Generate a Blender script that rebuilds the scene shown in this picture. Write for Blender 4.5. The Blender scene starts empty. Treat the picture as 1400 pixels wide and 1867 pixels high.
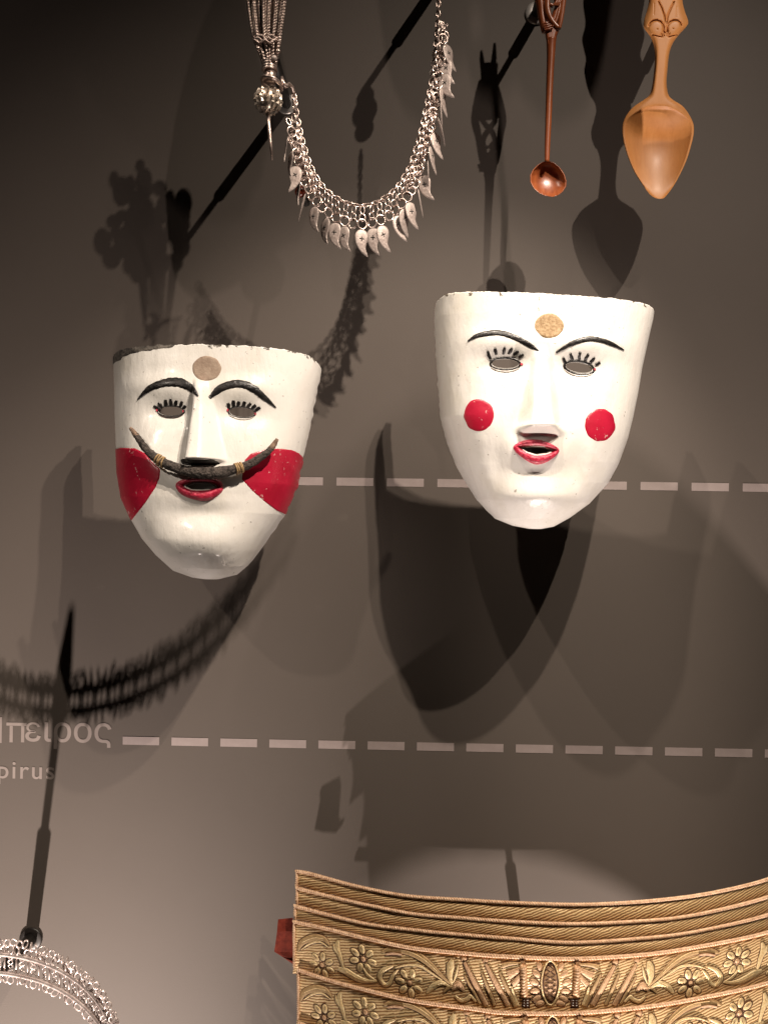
import bpy, bmesh, math, random
import numpy as np
from mathutils import Vector, Matrix, noise
from mathutils.bvhtree import BVHTree
random.seed(7)
sc = bpy.context.scene
COL = sc.collection

# ------------------------------------------------------------------ camera
F, W, CZ = 1600.0, 0.95, 1.45            # focal length in photo pixels, metres to the wall, camera height
cam = bpy.data.cameras.new('camera')
camo = bpy.data.objects.new('camera', cam); COL.objects.link(camo)
cam.sensor_fit = 'HORIZONTAL'; cam.sensor_width = 36.0; cam.lens = F / 1400 * 36
cam.clip_start = 0.01; cam.clip_end = 50
RM = Matrix.Rotation(math.radians(1.1), 3, 'Z') @ Matrix.Rotation(math.pi / 2, 3, 'X') @ Matrix.Rotation(math.radians(0.87), 3, 'Z')
CAM = Vector((0, -W, CZ))
camo.matrix_world = Matrix.Translation(CAM) @ RM.to_4x4()
sc.camera = camo
RN = np.array(RM); CN = np.array(CAM)

def ray(px, py):
    return RM @ Vector(((px - 700) / F, -(py - 933.5) / F, -1))
def at(px, py, d):
    """point seen at photo pixel (px, py) that stands d metres out from the wall (wall: y = 0)"""
    v = ray(px, py); return CAM + v * ((W - d) / v.y)
def proj(P):
    q = (np.asarray(P) - CN) @ RN
    return 700 - F * q[..., 0] / q[..., 2], 933.5 + F * q[..., 1] / q[..., 2]

# ------------------------------------------------------------------ world, lamps, exposure
world = bpy.data.worlds.new('World'); sc.world = world; world.use_nodes = True
bg = world.node_tree.nodes['Background']
bg.inputs[0].default_value = (0.75, 0.62, 0.5, 1); bg.inputs[1].default_value = 0.006
sc.view_settings.view_transform = 'Standard'; sc.view_settings.look = 'None'
sc.view_settings.exposure = 0.0; sc.view_settings.gamma = 1.0
sc.cycles.use_denoising = True
sc.cycles.max_bounces = 6

def spot(name, loc, aim, power, cone, blend, size, col=(1, .86, .72)):
    l = bpy.data.lights.new(name, 'SPOT'); l.energy = power; l.color = col
    l.spot_size = math.radians(cone); l.spot_blend = blend; l.shadow_soft_size = size
    o = bpy.data.objects.new(name, l); COL.objects.link(o)
    loc = Vector((loc[0], loc[1], CZ + loc[2])); aim = Vector((aim[0], aim[1], CZ + aim[2]))
    o.location = loc; o.rotation_euler = (aim - loc).to_track_quat('-Z', 'Y').to_euler()
    return o
# a row of small spots along the top front of the showcase, and two low ones in its floor
spot('track_spot', (.323, -.664, .838), (-.08, -.06, -.22), 50, 48, .6, .007)
spot('ceiling_spot', (.802, -1.371, 1.729), (-.02, -.06, -.12), 134, 37, .85, .012)
spot('track_spot', (-.556, -.687, 1.036), (.43, 0, -.24), 31, 25, .8, .010)
spot('track_spot', (-.206, -.672, .948), (.43, 0, -.38), 34, 27, .8, .010)
spot('ceiling_spot', (-.95, -1.30, .95), (-.20, -.12, -.01), 30, 12.5, .9, .020)
spot('floor_spot', (-.53, -.65, -1.72), (-.49, 0, -.80), 450, 44, 1.0, .012, (1, .85, .76))
spot('floor_spot', (.26, -.42, -1.36), (.30, -.06, -.46), 135, 48, 1.0, .012, (1, .85, .76))

# ------------------------------------------------------------------ materials
def new_mat(name):
    m = bpy.data.materials.new(name); m.use_nodes = True
    nt = m.node_tree; b = nt.nodes['Principled BSDF']
    return m, nt, b
def nd(nt, t, **kw):
    n = nt.nodes.new(t)
    for k, v in kw.items(): setattr(n, k, v)
    return n
def rgb(c): return (c[0], c[1], c[2], 1)
def ntex(nt, scale, detail=4, rough=.55, src=None, dist=0):
    n = nd(nt, 'ShaderNodeTexNoise'); n.inputs['Scale'].default_value = scale
    n.inputs['Detail'].default_value = detail; n.inputs['Roughness'].default_value = rough; n.inputs['Distortion'].default_value = dist
    if src is None:
        tc = nd(nt, 'ShaderNodeTexCoord'); src = tc.outputs['Object']
    nt.links.new(src, n.inputs['Vector']); return n
def ramp(nt, src, stops):
    r = nd(nt, 'ShaderNodeValToRGB'); e = r.color_ramp.elements
    e[0].position, e[0].color = stops[0][0], rgb(stops[0][1])
    e[1].position, e[1].color = stops[-1][0], rgb(stops[-1][1])
    for p, c in stops[1:-1]:
        x = e.new(p); x.color = rgb(c)
    nt.links.new(src, r.inputs[0]); return r
def mixc(nt, fac, a, b):
    m = nd(nt, 'ShaderNodeMix', data_type='RGBA')
    for s, v in ((m.inputs[0], fac), (m.inputs[6], a), (m.inputs[7], b)):
        if hasattr(v, 'is_output') or isinstance(v, bpy.types.NodeSocket): nt.links.new(v, s)
        elif isinstance(v, (int, float)): s.default_value = v
        else: s.default_value = rgb(v)
    return m.outputs[2]
def math_(nt, op, a, b=None, c=None):
    m = nd(nt, 'ShaderNodeMath', operation=op)
    for s, v in zip(m.inputs, (a, b, c)):
        if v is None: continue
        if isinstance(v, bpy.types.NodeSocket): nt.links.new(v, s)
        else: s.default_value = v
    return m.outputs[0]
def bump(nt, b, src, strength, dist=.001):
    n = nd(nt, 'ShaderNodeBump'); n.inputs['Strength'].default_value = strength; n.inputs['Distance'].default_value = dist
    nt.links.new(src, n.inputs['Height'])
    if b.inputs['Normal'].is_linked: nt.links.new(b.inputs['Normal'].links[0].from_socket, n.inputs['Normal'])
    nt.links.new(n.outputs[0], b.inputs['Normal'])
def simple(name, c1, c2, scale, rough=.5, metal=0, bscale=None, bstr=.2, bdist=.0006, spec=.5, coat=0, lo=.35, hi=.65):
    m, nt, b = new_mat(name)
    n = ntex(nt, scale); r = ramp(nt, n.outputs[0], [(lo, c1), (hi, c2)])
    nt.links.new(r.outputs[0], b.inputs['Base Color'])
    b.inputs['Roughness'].default_value = rough; b.inputs['Metallic'].default_value = metal
    b.inputs['Specular IOR Level'].default_value = spec; b.inputs['Coat Weight'].default_value = coat; b.inputs['Coat Roughness'].default_value = .2
    if bscale: bump(nt, b, ntex(nt, bscale, 5).outputs[0], bstr, bdist)
    return m

def wall_mat():
    m, nt, b = new_mat('grey_wall_panel')
    n = ntex(nt, 2.2, 6, .6); r = ramp(nt, n.outputs[0], [(.3, (.090, .0745, .064)), (.7, (.104, .0865, .075))])
    fine = ntex(nt, 1500, 2)
    c = mixc(nt, math_(nt, 'MULTIPLY', fine.outputs[0], .22), r.outputs[0], (.05, .04, .035))
    nt.links.new(c, b.inputs['Base Color']); b.inputs['Roughness'].default_value = .62; b.inputs['Specular IOR Level'].default_value = .25
    bump(nt, b, ntex(nt, 900, 3).outputs[0], .18, .0005)
    return m
M = {}
M['wall'] = wall_mat()
M['dash'] = simple('pinkish_dash_vinyl', (.25, .205, .195), (.29, .24, .23), 60, .5, bscale=1200, bstr=.1)
M['letter'] = simple('taupe_letter_vinyl', (.225, .188, .172), (.25, .21, .192), 60, .45)
M['rod'] = simple('black_rod_paint', (.010, .008, .007), (.018, .015, .013), 80, .45)
M['washer'] = simple('brushed_steel', (.45, .42, .40), (.62, .58, .55), 120, .35, metal=.7, bscale=700, bstr=.1)

def mask_paint(name, tint, dirt, dirt_amt):
    """old white gloss paint: hand-brushed, yellowed, specked, chipped near the rim (attribute rim = metres from the top rim)"""
    m, nt, b = new_mat(name)
    big = ntex(nt, 18, 5, .6); r = ramp(nt, big.outputs[0], [(.3, tint), (.5, (tint[0] * 1.05, tint[1] * 1.05, tint[2] * 1.06)), (.75, (tint[0] * .93, tint[1] * .91, tint[2] * .86))])
    sp = ntex(nt, 230, 3, .6); spf = ramp(nt, sp.outputs[0], [(.69, (0, 0, 0)), (.715, (1, 1, 1))])
    c = mixc(nt, math_(nt, 'MULTIPLY', spf.outputs[0], .65), r.outputs[0], dirt)
    at_ = nd(nt, 'ShaderNodeAttribute', attribute_name='rim')
    ch = ntex(nt, 130, 5, .65)
    # chip where noise > threshold that rises with the distance from the rim
    thr = math_(nt, 'MULTIPLY_ADD', at_.outputs['Fac'], 26.0, .555 - dirt_amt)
    chip = math_(nt, 'MULTIPLY', math_(nt, 'SUBTRACT', ch.outputs[0], thr), 60); chip = math_(nt, 'MINIMUM', math_(nt, 'MAXIMUM', chip, 0), 1)
    c = mixc(nt, chip, c, dirt)
    st = ntex(nt, 45, 6, .7); stf = ramp(nt, st.outputs[0], [(.55, (0, 0, 0)), (.8, (1, 1, 1))])
    c = mixc(nt, math_(nt, 'MULTIPLY', stf.outputs[0], .25), c, (.52, .46, .37))
    nt.links.new(c, b.inputs['Base Color'])
    rr = ramp(nt, big.outputs[0], [(.3, (.28,) * 3), (.7, (.42,) * 3)]); nt.links.new(rr.outputs[0], b.inputs['Roughness'])
    b.inputs['Specular IOR Level'].default_value = .45
    b.inputs['Coat Weight'].default_value = .25; b.inputs['Coat Roughness'].default_value = .12
    tc = nd(nt, 'ShaderNodeTexCoord'); mp = nd(nt, 'ShaderNodeMapping'); mp.inputs['Scale'].default_value = (1, 1, .35); nt.links.new(tc.outputs['Object'], mp.inputs['Vector'])
    bump(nt, b, ntex(nt, 70, 5, .6, mp.outputs[0]).outputs[0], .5, .0022)
    bump(nt, b, ntex(nt, 420, 3).outputs[0], .18, .0005)
    bump(nt, b, chip, .5, -.0006)
    return m
M['paintL'] = mask_paint('white_paint_worn', (.75, .725, .68), (.10, .085, .07), .02)
M['paintR'] = mask_paint('white_paint', (.74, .715, .67), (.16, .13, .10), .0)
M['rimL'] = simple('charred_rim', (.03, .025, .022), (.25, .22, .19), 90, .8, bscale=300, bstr=.7, bdist=.002, lo=.4, hi=.75)
M['rimR'] = simple('pale_rim', (.16, .12, .09), (.55, .50, .43), 160, .7, bscale=300, bstr=.6, bdist=.002, lo=.3, hi=.45)
M['red'] = simple('crimson_paint', (.36, .006, .026), (.46, .011, .040), 45, .36, bscale=150, bstr=.25, bdist=.0012, coat=.2)
def scuffed(m, scale, thr, col, amt):
    nt = m.node_tree; b = nt.nodes['Principled BSDF']; src = b.inputs['Base Color'].links[0].from_socket
    n = ntex(nt, scale, 4, .7); big = ntex(nt, 28, 3); k = math_(nt, 'MULTIPLY_ADD', big.outputs[0], .35, n.outputs[0])
    f = ramp(nt, k, [(thr, (0, 0, 0)), (thr + .03, (1, 1, 1))]); nt.links.new(mixc(nt, math_(nt, 'MULTIPLY', f.outputs[0], amt), src, col), b.inputs['Base Color'])
scuffed(M['red'], 190, .835, (.75, .55, .52), .6)
M['lip'] = simple('pink_red_lip_paint', (.42, .008, .035), (.60, .04, .09), 260, .42, bscale=260, bstr=.8, bdist=.0022, coat=.15)
M['black'] = simple('black_brush_paint', (.006, .005, .005), (.035, .028, .026), 260, .38, bscale=380, bstr=.6, bdist=.0012, coat=.2, lo=.45, hi=.8)
M['brown'] = simple('brown_black_paint', (.012, .008, .007), (.06, .03, .022), 260, .35, bscale=300, bstr=.5, bdist=.0012, coat=.3)
M['pinkline'] = simple('pink_corner_paint', (.5, .03, .07), (.6, .1, .12), 300, .4)
M['lidwhite'] = simple('pale_lid_paint', (.55, .50, .47), (.85, .82, .78), 300, .25, coat=.6)
M['tan'] = simple('tan_forehead_patch', (.27, .19, .14), (.38, .29, .22), 170, .75, bscale=500, bstr=.5, bdist=.0008)
M['ochre'] = simple('flecked_ochre_patch', (.27, .165, .075), (.44, .31, .175), 420, .7, bscale=420, bstr=.7, bdist=.001)
M['nostril_and_shade'] = simple('nostril_shade_black', (.008, .006, .005), (.02, .016, .014), 200, .6)

def wood(name, c1, c2, c3, scale, rough, coat):
    m, nt, b = new_mat(name)
    tc = nd(nt, 'ShaderNodeTexCoord'); mp = nd(nt, 'ShaderNodeMapping'); mp.inputs['Scale'].default_value = (1, 1, .09); nt.links.new(tc.outputs['Object'], mp.inputs['Vector'])
    n = ntex(nt, scale, 7, .65, mp.outputs[0], .3); r = ramp(nt, n.outputs[0], [(.28, c1), (.5, c2), (.75, c3)])
    bl = ntex(nt, 40, 4); c = mixc(nt, math_(nt, 'MULTIPLY', bl.outputs[0], .35), r.outputs[0], c1)
    nt.links.new(c, b.inputs['Base Color']); b.inputs['Roughness'].default_value = rough
    b.inputs['Coat Weight'].default_value = coat; b.inputs['Coat Roughness'].default_value = .25
    bump(nt, b, n.outputs[0], .12, .0008); bump(nt, b, ntex(nt, 240, 3).outputs[0], .12, .0006)
    return m
M['wood'] = wood('honey_boxwood', (.57, .225, .062), (.65, .275, .083), (.72, .325, .11), 130, .52, .06)
M['redwood'] = wood('dark_cherry_wood', (.16, .035, .010), (.26, .066, .019), (.35, .105, .033), 190, .36, .25)
def silver(name, c1, c2, rough, bs=420):
    return simple(name, c1, c2, 170, rough, metal=.88, bscale=bs, bstr=.25, bdist=.0006)
M['silver'] = silver('old_silver_wire', (.32, .24, .21), (.70, .57, .51), .36)
M['leafsilver'] = simple('beaten_silver_leaf', (.27, .215, .195), (.46, .39, .355), 170, .55, metal=.35, bscale=420, bstr=.35, bdist=.0008)
M['gilt'] = silver('tarnished_gilt_silver', (.34, .265, .21), (.80, .69, .59), .34)
M['bright'] = silver('bright_silver', (.45, .355, .315), (.80, .67, .61), .32)
M['collar'] = simple('pale_cast_silver', (.52, .43, .40), (.86, .76, .72), 170, .33, metal=.45, bscale=420, bstr=.25, bdist=.0006)
M['stamp'] = simple('stamped_groove', (.015, .012, .01), (.03, .024, .02), 300, .8)
M['amber'] = simple('amber_bead', (.10, .014, .006), (.20, .03, .012), 150, .2, coat=.5)
M['redleather'] = simple('red_leather', (.12, .014, .007), (.19, .028, .014), 160, .8, bscale=420, bstr=.4, bdist=.001, spec=.15)
M['dustcord'] = None

def gold_cloth(name, dark, mid, lite, stripe):
    """woven gold thread: diagonal twill ribs from the band's own UV (metres)"""
    m, nt, b = new_mat(name)
    uv = nd(nt, 'ShaderNodeUVMap'); sep = nd(nt, 'ShaderNodeSeparateXYZ'); nt.links.new(uv.outputs[0], sep.inputs[0])
    wob = ntex(nt, 120, 3, .5, uv.outputs[0])
    diag = math_(nt, 'ADD', math_(nt, 'MULTIPLY', sep.outputs[0], stripe[0]), math_(nt, 'MULTIPLY', sep.outputs[1], stripe[1]))
    diag = math_(nt, 'ADD', diag, math_(nt, 'MULTIPLY', wob.outputs[0], 7.0))
    s = math_(nt, 'MULTIPLY_ADD', math_(nt, 'SINE', diag), .5, .5)
    fine = math_(nt, 'MULTIPLY_ADD', math_(nt, 'SINE', math_(nt, 'MULTIPLY', sep.outputs[0], 5200)), .5, .5)
    n2 = ntex(nt, 420, 4, .7, uv.outputs[0]); n3 = ntex(nt, 30, 4, .6, uv.outputs[0])
    h = math_(nt, 'ADD', math_(nt, 'MULTIPLY', s, .55), math_(nt, 'ADD', math_(nt, 'MULTIPLY', n2.outputs[0], .5), math_(nt, 'MULTIPLY', fine, .08)))
    r = ramp(nt, h, [(.36, dark), (.50, mid), (.78, lite)])
    c = mixc(nt, math_(nt, 'MULTIPLY', n3.outputs[0], .3), r.outputs[0], mid)
    nt.links.new(c, b.inputs['Base Color']); b.inputs['Metallic'].default_value = .18; b.inputs['Roughness'].default_value = .38
    bump(nt, b, h, .55, .0009)
    return m
M['goldband'] = gold_cloth('gold_twill', (.26, .095, .034), (.72, .46, .20), (.99, .77, .43), (900, 2300))
M['goldfield'] = gold_cloth('gold_brocade_ground', (.30, .125, .05), (.74, .49, .22), (.98, .76, .44), (600, 2300))
M['goldmotif'] = simple('gold_thread_relief', (.78, .54, .25), (.98, .79, .46), 520, .38, metal=.2, bscale=900, bstr=.6, bdist=.001)
M['goldmatte'] = simple('matte_gold_thread', (.42, .265, .115), (.58, .39, .19), 520, .6, metal=.1, bscale=900, bstr=.6, bdist=.001)
M['pinkgold'] = simple('rose_gold_thread', (.56, .33, .175), (.76, .49, .28), 520, .5, metal=.12, bscale=900, bstr=.6, bdist=.001)
M['outline'] = simple('dark_brown_thread', (.055, .02, .008), (.12, .045, .018), 420, .8)
M['trim'] = simple('pink_gold_cord', (.55, .33, .19), (.85, .60, .40), 380, .5, metal=.1)
M['moustache'] = simple('grey_brown_bark', (.022, .017, .014), (.140, .112, .096), 300, .85, bscale=480, bstr=1.0, bdist=.004, lo=.32, hi=.75)
M['tip'] = simple('tan_worn_tip', (.13, .085, .06), (.30, .20, .14), 200, .8, bscale=420, bstr=.7, bdist=.0015)
M['twine'] = simple('straw_twine', (.27, .17, .07), (.46, .31, .16), 400, .7, bscale=900, bstr=.4)

# ------------------------------------------------------------------ object helpers
def thing(name, label, cat, loc, group=None):
    o = bpy.data.objects.new(name, None); COL.objects.link(o); o.location = loc; o.empty_display_size = .02
    o['label'] = label; o['category'] = cat
    if group: o['group'] = group
    return o
ORG = {}
def origin(o):
    p = Vector((0, 0, 0))
    while o is not None:
        p += Vector(o.location); o = o.parent
    return p
def link(name, me, mat, parent=None, label=None):
    o = bpy.data.objects.new(name, me); COL.objects.link(o); o.parent = parent
    if mat is not None and len(me.materials) == 0:
        for m in (mat if isinstance(mat, (list, tuple)) else [mat]): me.materials.append(m)
    if label: o['label'] = label
    return o
def mesh(name, V, Fc, mat, parent=None, smooth=True, label=None, uv=None):
    """V in world metres; stored relative to the parent's origin"""
    off = np.array(origin(parent)) if parent else np.zeros(3)
    V = np.asarray(V, dtype=float) - off
    me = bpy.data.meshes.new(name); me.from_pydata([tuple(v) for v in V], [], [tuple(int(i) for i in f) for f in Fc])
    if smooth: me.polygons.foreach_set('use_smooth', [True] * len(me.polygons))
    if uv is not None:
        l = me.uv_layers.new(name='UVMap'); u = np.asarray(uv)
        idx = np.zeros(len(me.loops), dtype=np.int32); me.loops.foreach_get('vertex_index', idx)
        l.data.foreach_set('uv', u[idx].ravel())
    me.update()
    return link(name, me, mat, parent, label)
class MB:
    def __init__(s): s.V = []; s.F = []
    def add(s, V, Fc):
        b = len(s.V); s.V.extend([tuple(v) for v in V]); s.F.extend([tuple(i + b for i in f) for f in Fc]); return s
    def build(s, name, mat, parent=None, **k): return mesh(name, s.V, s.F, mat, parent, **k)
def catmull(P, n, closed=False):
    P = np.asarray(P, float); m = len(P); out = []
    seg = m if closed else m - 1
    for i in range(n if closed else n + 1):
        t = i / n * seg; k = min(int(t), seg - 1); u = t - k
        g = (lambda j: P[j % m]) if closed else (lambda j: P[min(max(j, 0), m - 1)])
        a, b, c, d = g(k - 1), g(k), g(k + 1), g(k + 2)
        out.append(.5 * (2 * b + (c - a) * u + (2 * a - 5 * b + 4 * c - d) * u * u + (3 * b - a - 3 * c + d) * u ** 3))
    return np.array(out)
def tube(P, R, n=8, closed=False, flat=1.0, up=None):
    P = [Vector(p) for p in P]; m = len(P); R = [R] * m if not hasattr(R, '__len__') else R
    V = []; Fc = []; nrm = None
    for i in range(m):
        a = P[(i - 1) % m] if closed or i > 0 else P[i]; b = P[(i + 1) % m] if closed or i < m - 1 else P[i]
        t = (b - a).normalized()
        if up is not None: nrm = (Vector(up) - t * t.dot(Vector(up))).normalized()
        elif nrm is None:
            nrm = t.orthogonal().normalized()
        else: nrm = (nrm - t * t.dot(nrm)).normalized()
        bi = t.cross(nrm)
        for k in range(n):
            an = 2 * math.pi * k / n; V.append(P[i] + (nrm * math.cos(an) * flat + bi * math.sin(an)) * R[i])
    for i in range(m if closed else m - 1):
        j = (i + 1) % m
        for k in range(n): Fc.append((i * n + k, i * n + (k + 1) % n, j * n + (k + 1) % n, j * n + k))
    if not closed:
        V.append(P[0]); V.append(P[-1]); c0, c1 = len(V) - 2, len(V) - 1
        for k in range(n):
            Fc.append((c0, (k + 1) % n, k)); Fc.append((c1, (m - 1) * n + k, (m - 1) * n + (k + 1) % n))
    return V, Fc
def rope(P, r, pitch, plies=2, n=6, step=8):
    """plies twisted round the path P (world points)"""
    P = np.asarray(P, float); L = np.r_[0, np.cumsum(np.linalg.norm(np.diff(P, axis=0), axis=1))]
    N = max(int(L[-1] / pitch * step), 6); s = np.linspace(0, L[-1], N)
    Q = np.stack([np.interp(s, L, P[:, k]) for k in range(3)], 1); T = np.gradient(Q, axis=0); T /= np.linalg.norm(T, axis=1)[:, None]
    ref = np.array([0, 1, 0]) if abs(T[0][1]) < .8 else np.array([1, 0, 0])
    A = np.cross(T, ref); A /= np.linalg.norm(A, axis=1)[:, None]; B = np.cross(T, A)
    mb = MB()
    for k in range(plies):
        an = 2 * math.pi * (s / pitch + k / plies)
        mb.add(*tube(Q + (A * np.cos(an)[:, None] + B * np.sin(an)[:, None]) * r * .55, r * .62, n))
    return mb.V, mb.F
def lathe(prof, c, axis='Z', n=24, sx=1, sy=1):
    """prof: (radius, height) list; returns verts round the point c"""
    V = []; Fc = []
    for r, h in prof:
        for k in range(n):
            an = 2 * math.pi * k / n; x, y = r * math.cos(an) * sx, r * math.sin(an) * sy
            V.append(Vector(c) + (Vector((x, y, h)) if axis == 'Z' else Vector((x, -h, y))))
    m = len(prof)
    for i in range(m - 1):
        for k in range(n): Fc.append((i * n + k, i * n + (k + 1) % n, (i + 1) * n + (k + 1) % n, (i + 1) * n + k))
    Fc.append(tuple(range(n - 1, -1, -1))); Fc.append(tuple((m - 1) * n + k for k in range(n)))
    return V, Fc
def ball(c, r, n=10, sz=1):
    return lathe([(max(r * math.sin(a), r * .02), -r * sz * math.cos(a)) for a in np.linspace(0, math.pi, max(n // 2 + 1, 5))], c, n=n)
def sstep(a, b, x):
    t = np.clip((x - a) / (b - a), 0, 1); return t * t * (3 - 2 * t)
def gauss(x, y, cx, cy, sx, sy): return np.exp(-((x - cx) / sx) ** 2 - ((y - cy) / sy) ** 2)
def inpoly(x, y, P):
    P = np.asarray(P); ins = np.zeros(np.shape(x), bool); j = len(P) - 1
    for i in range(len(P)):
        xi, yi = P[i]; xj, yj = P[j]
        c = ((yi > y) != (yj > y)) & (x < (xj - xi) * (y - yi) / (yj - yi + 1e-12) + xi); ins ^= c; j = i
    return ins

# ------------------------------------------------------------------ the wall with its printed lines and lettering
zc = CZ
wall = mesh('wall', [(-1.6, 0, zc - 1.9), (1.6, 0, zc - 1.9), (1.6, 0, zc + 1.6), (-1.6, 0, zc + 1.6),
                     (-1.6, .03, zc - 1.9), (1.6, .03, zc - 1.9), (1.6, .03, zc + 1.6), (-1.6, .03, zc + 1.6)],
            [(0, 1, 2, 3), (5, 4, 7, 6), (4, 0, 3, 7), (1, 5, 6, 2), (3, 2, 6, 7), (4, 5, 1, 0)], M['wall'], smooth=False)
wall['kind'] = 'structure'; wall['label'] = 'grey brown showcase back wall with dashed lines and lettering'
def dash_row(p0, p1, q, i0, i1):
    """dashes on one level line: p0..p1 the first dash's pixel ends, q the pixel of a later dash start and its index"""
    A, B = at(*p0, 0), at(*p1, 0); Q = at(*q[0], 0); pitch = (Q.x - A.x) / q[1]; w = B.x - A.x; h = .0088; z = A.z
    hw, hh, t = w / 2, h / 2, .0002
    me = bpy.data.meshes.new('dash')
    me.from_pydata([(-hw, 0, -hh), (hw, 0, -hh), (hw, 0, hh), (-hw, 0, hh), (-hw, t, -hh), (hw, t, -hh), (hw, t, hh), (-hw, t, hh)], [],
                   [(0, 1, 2, 3), (4, 0, 3, 7), (1, 5, 6, 2), (3, 2, 6, 7), (4, 5, 1, 0)])
    for i in range(i0, i1):
        o = link('dash', me, M['dash'], wall); o.location = (A.x + hw + i * pitch, -.0003, z)
dash_row((224, 1350.5), (290.5, 1352), ((1303, 1373), 12), 0, 15)
dash_row((613.5, 878), (680.5, 879.5), ((1260.5, 887), 7), -2, 11)
def words(txt, right_px, base_py, xh_px, name, space=1.0):
    cu = bpy.data.curves.new(name, 'FONT'); cu.body = txt; cu.size = 1; cu.extrude = 0; cu.offset = .008; cu.space_character = space
    ob = bpy.data.objects.new(name, cu); COL.objects.link(ob)
    bpy.context.view_layer.update()
    dg = bpy.context.evaluated_depsgraph_get(); me = bpy.data.meshes.new_from_object(ob.evaluated_get(dg)); bpy.data.objects.remove(ob)
    cu2 = None; V = np.array([v.co for v in me.vertices]); P = at(right_px, base_py, 0)
    s = (xh_px * W / F) / .546
    for v in me.vertices:
        v.co = Vector(((v.co.x - V[:, 0].max()) * s, 0, v.co.y * s))
    me.materials.clear()
    o = link(name, me, M['letter'], wall); o.location = (P.x, -.0003, P.z)
    return o
words('ειρος', 203, 1354.5, 35, 'lettering')
def flat_letter(boxes, name):
    V, Fc = [], []
    for (x0, y0, x1, y1) in boxes:
        b = len(V); P = at(x0, y1, 0); Q = at(x1, y0, 0); P2 = at((x0 + x1) / 2, (y0 + y1) / 2, 0)
        w_, h_ = (x1 - x0) * W / F / 2, (y1 - y0) * W / F / 2
        V += [(P2.x - w_, -.0003, P2.z - h_), (P2.x + w_, -.0003, P2.z - h_), (P2.x + w_, -.0003, P2.z + h_), (P2.x - w_, -.0003, P2.z + h_)]; Fc.append((b, b + 1, b + 2, b + 3))
    return mesh(name, V, Fc, M['letter'], wall, smooth=False)
flat_letter([(11.5, 1317.8, 49, 1323.6), (17.6, 1323.6, 23.6, 1354), (38.6, 1323.6, 44.6, 1354)], 'lettering')
words('Ή', 3.2, 1354.5, 35, 'lettering')
words('pirus', 99, 1421, 25.5, 'lettering', 1.16)
words('E', -22, 1421, 27.0, 'lettering')

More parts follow.
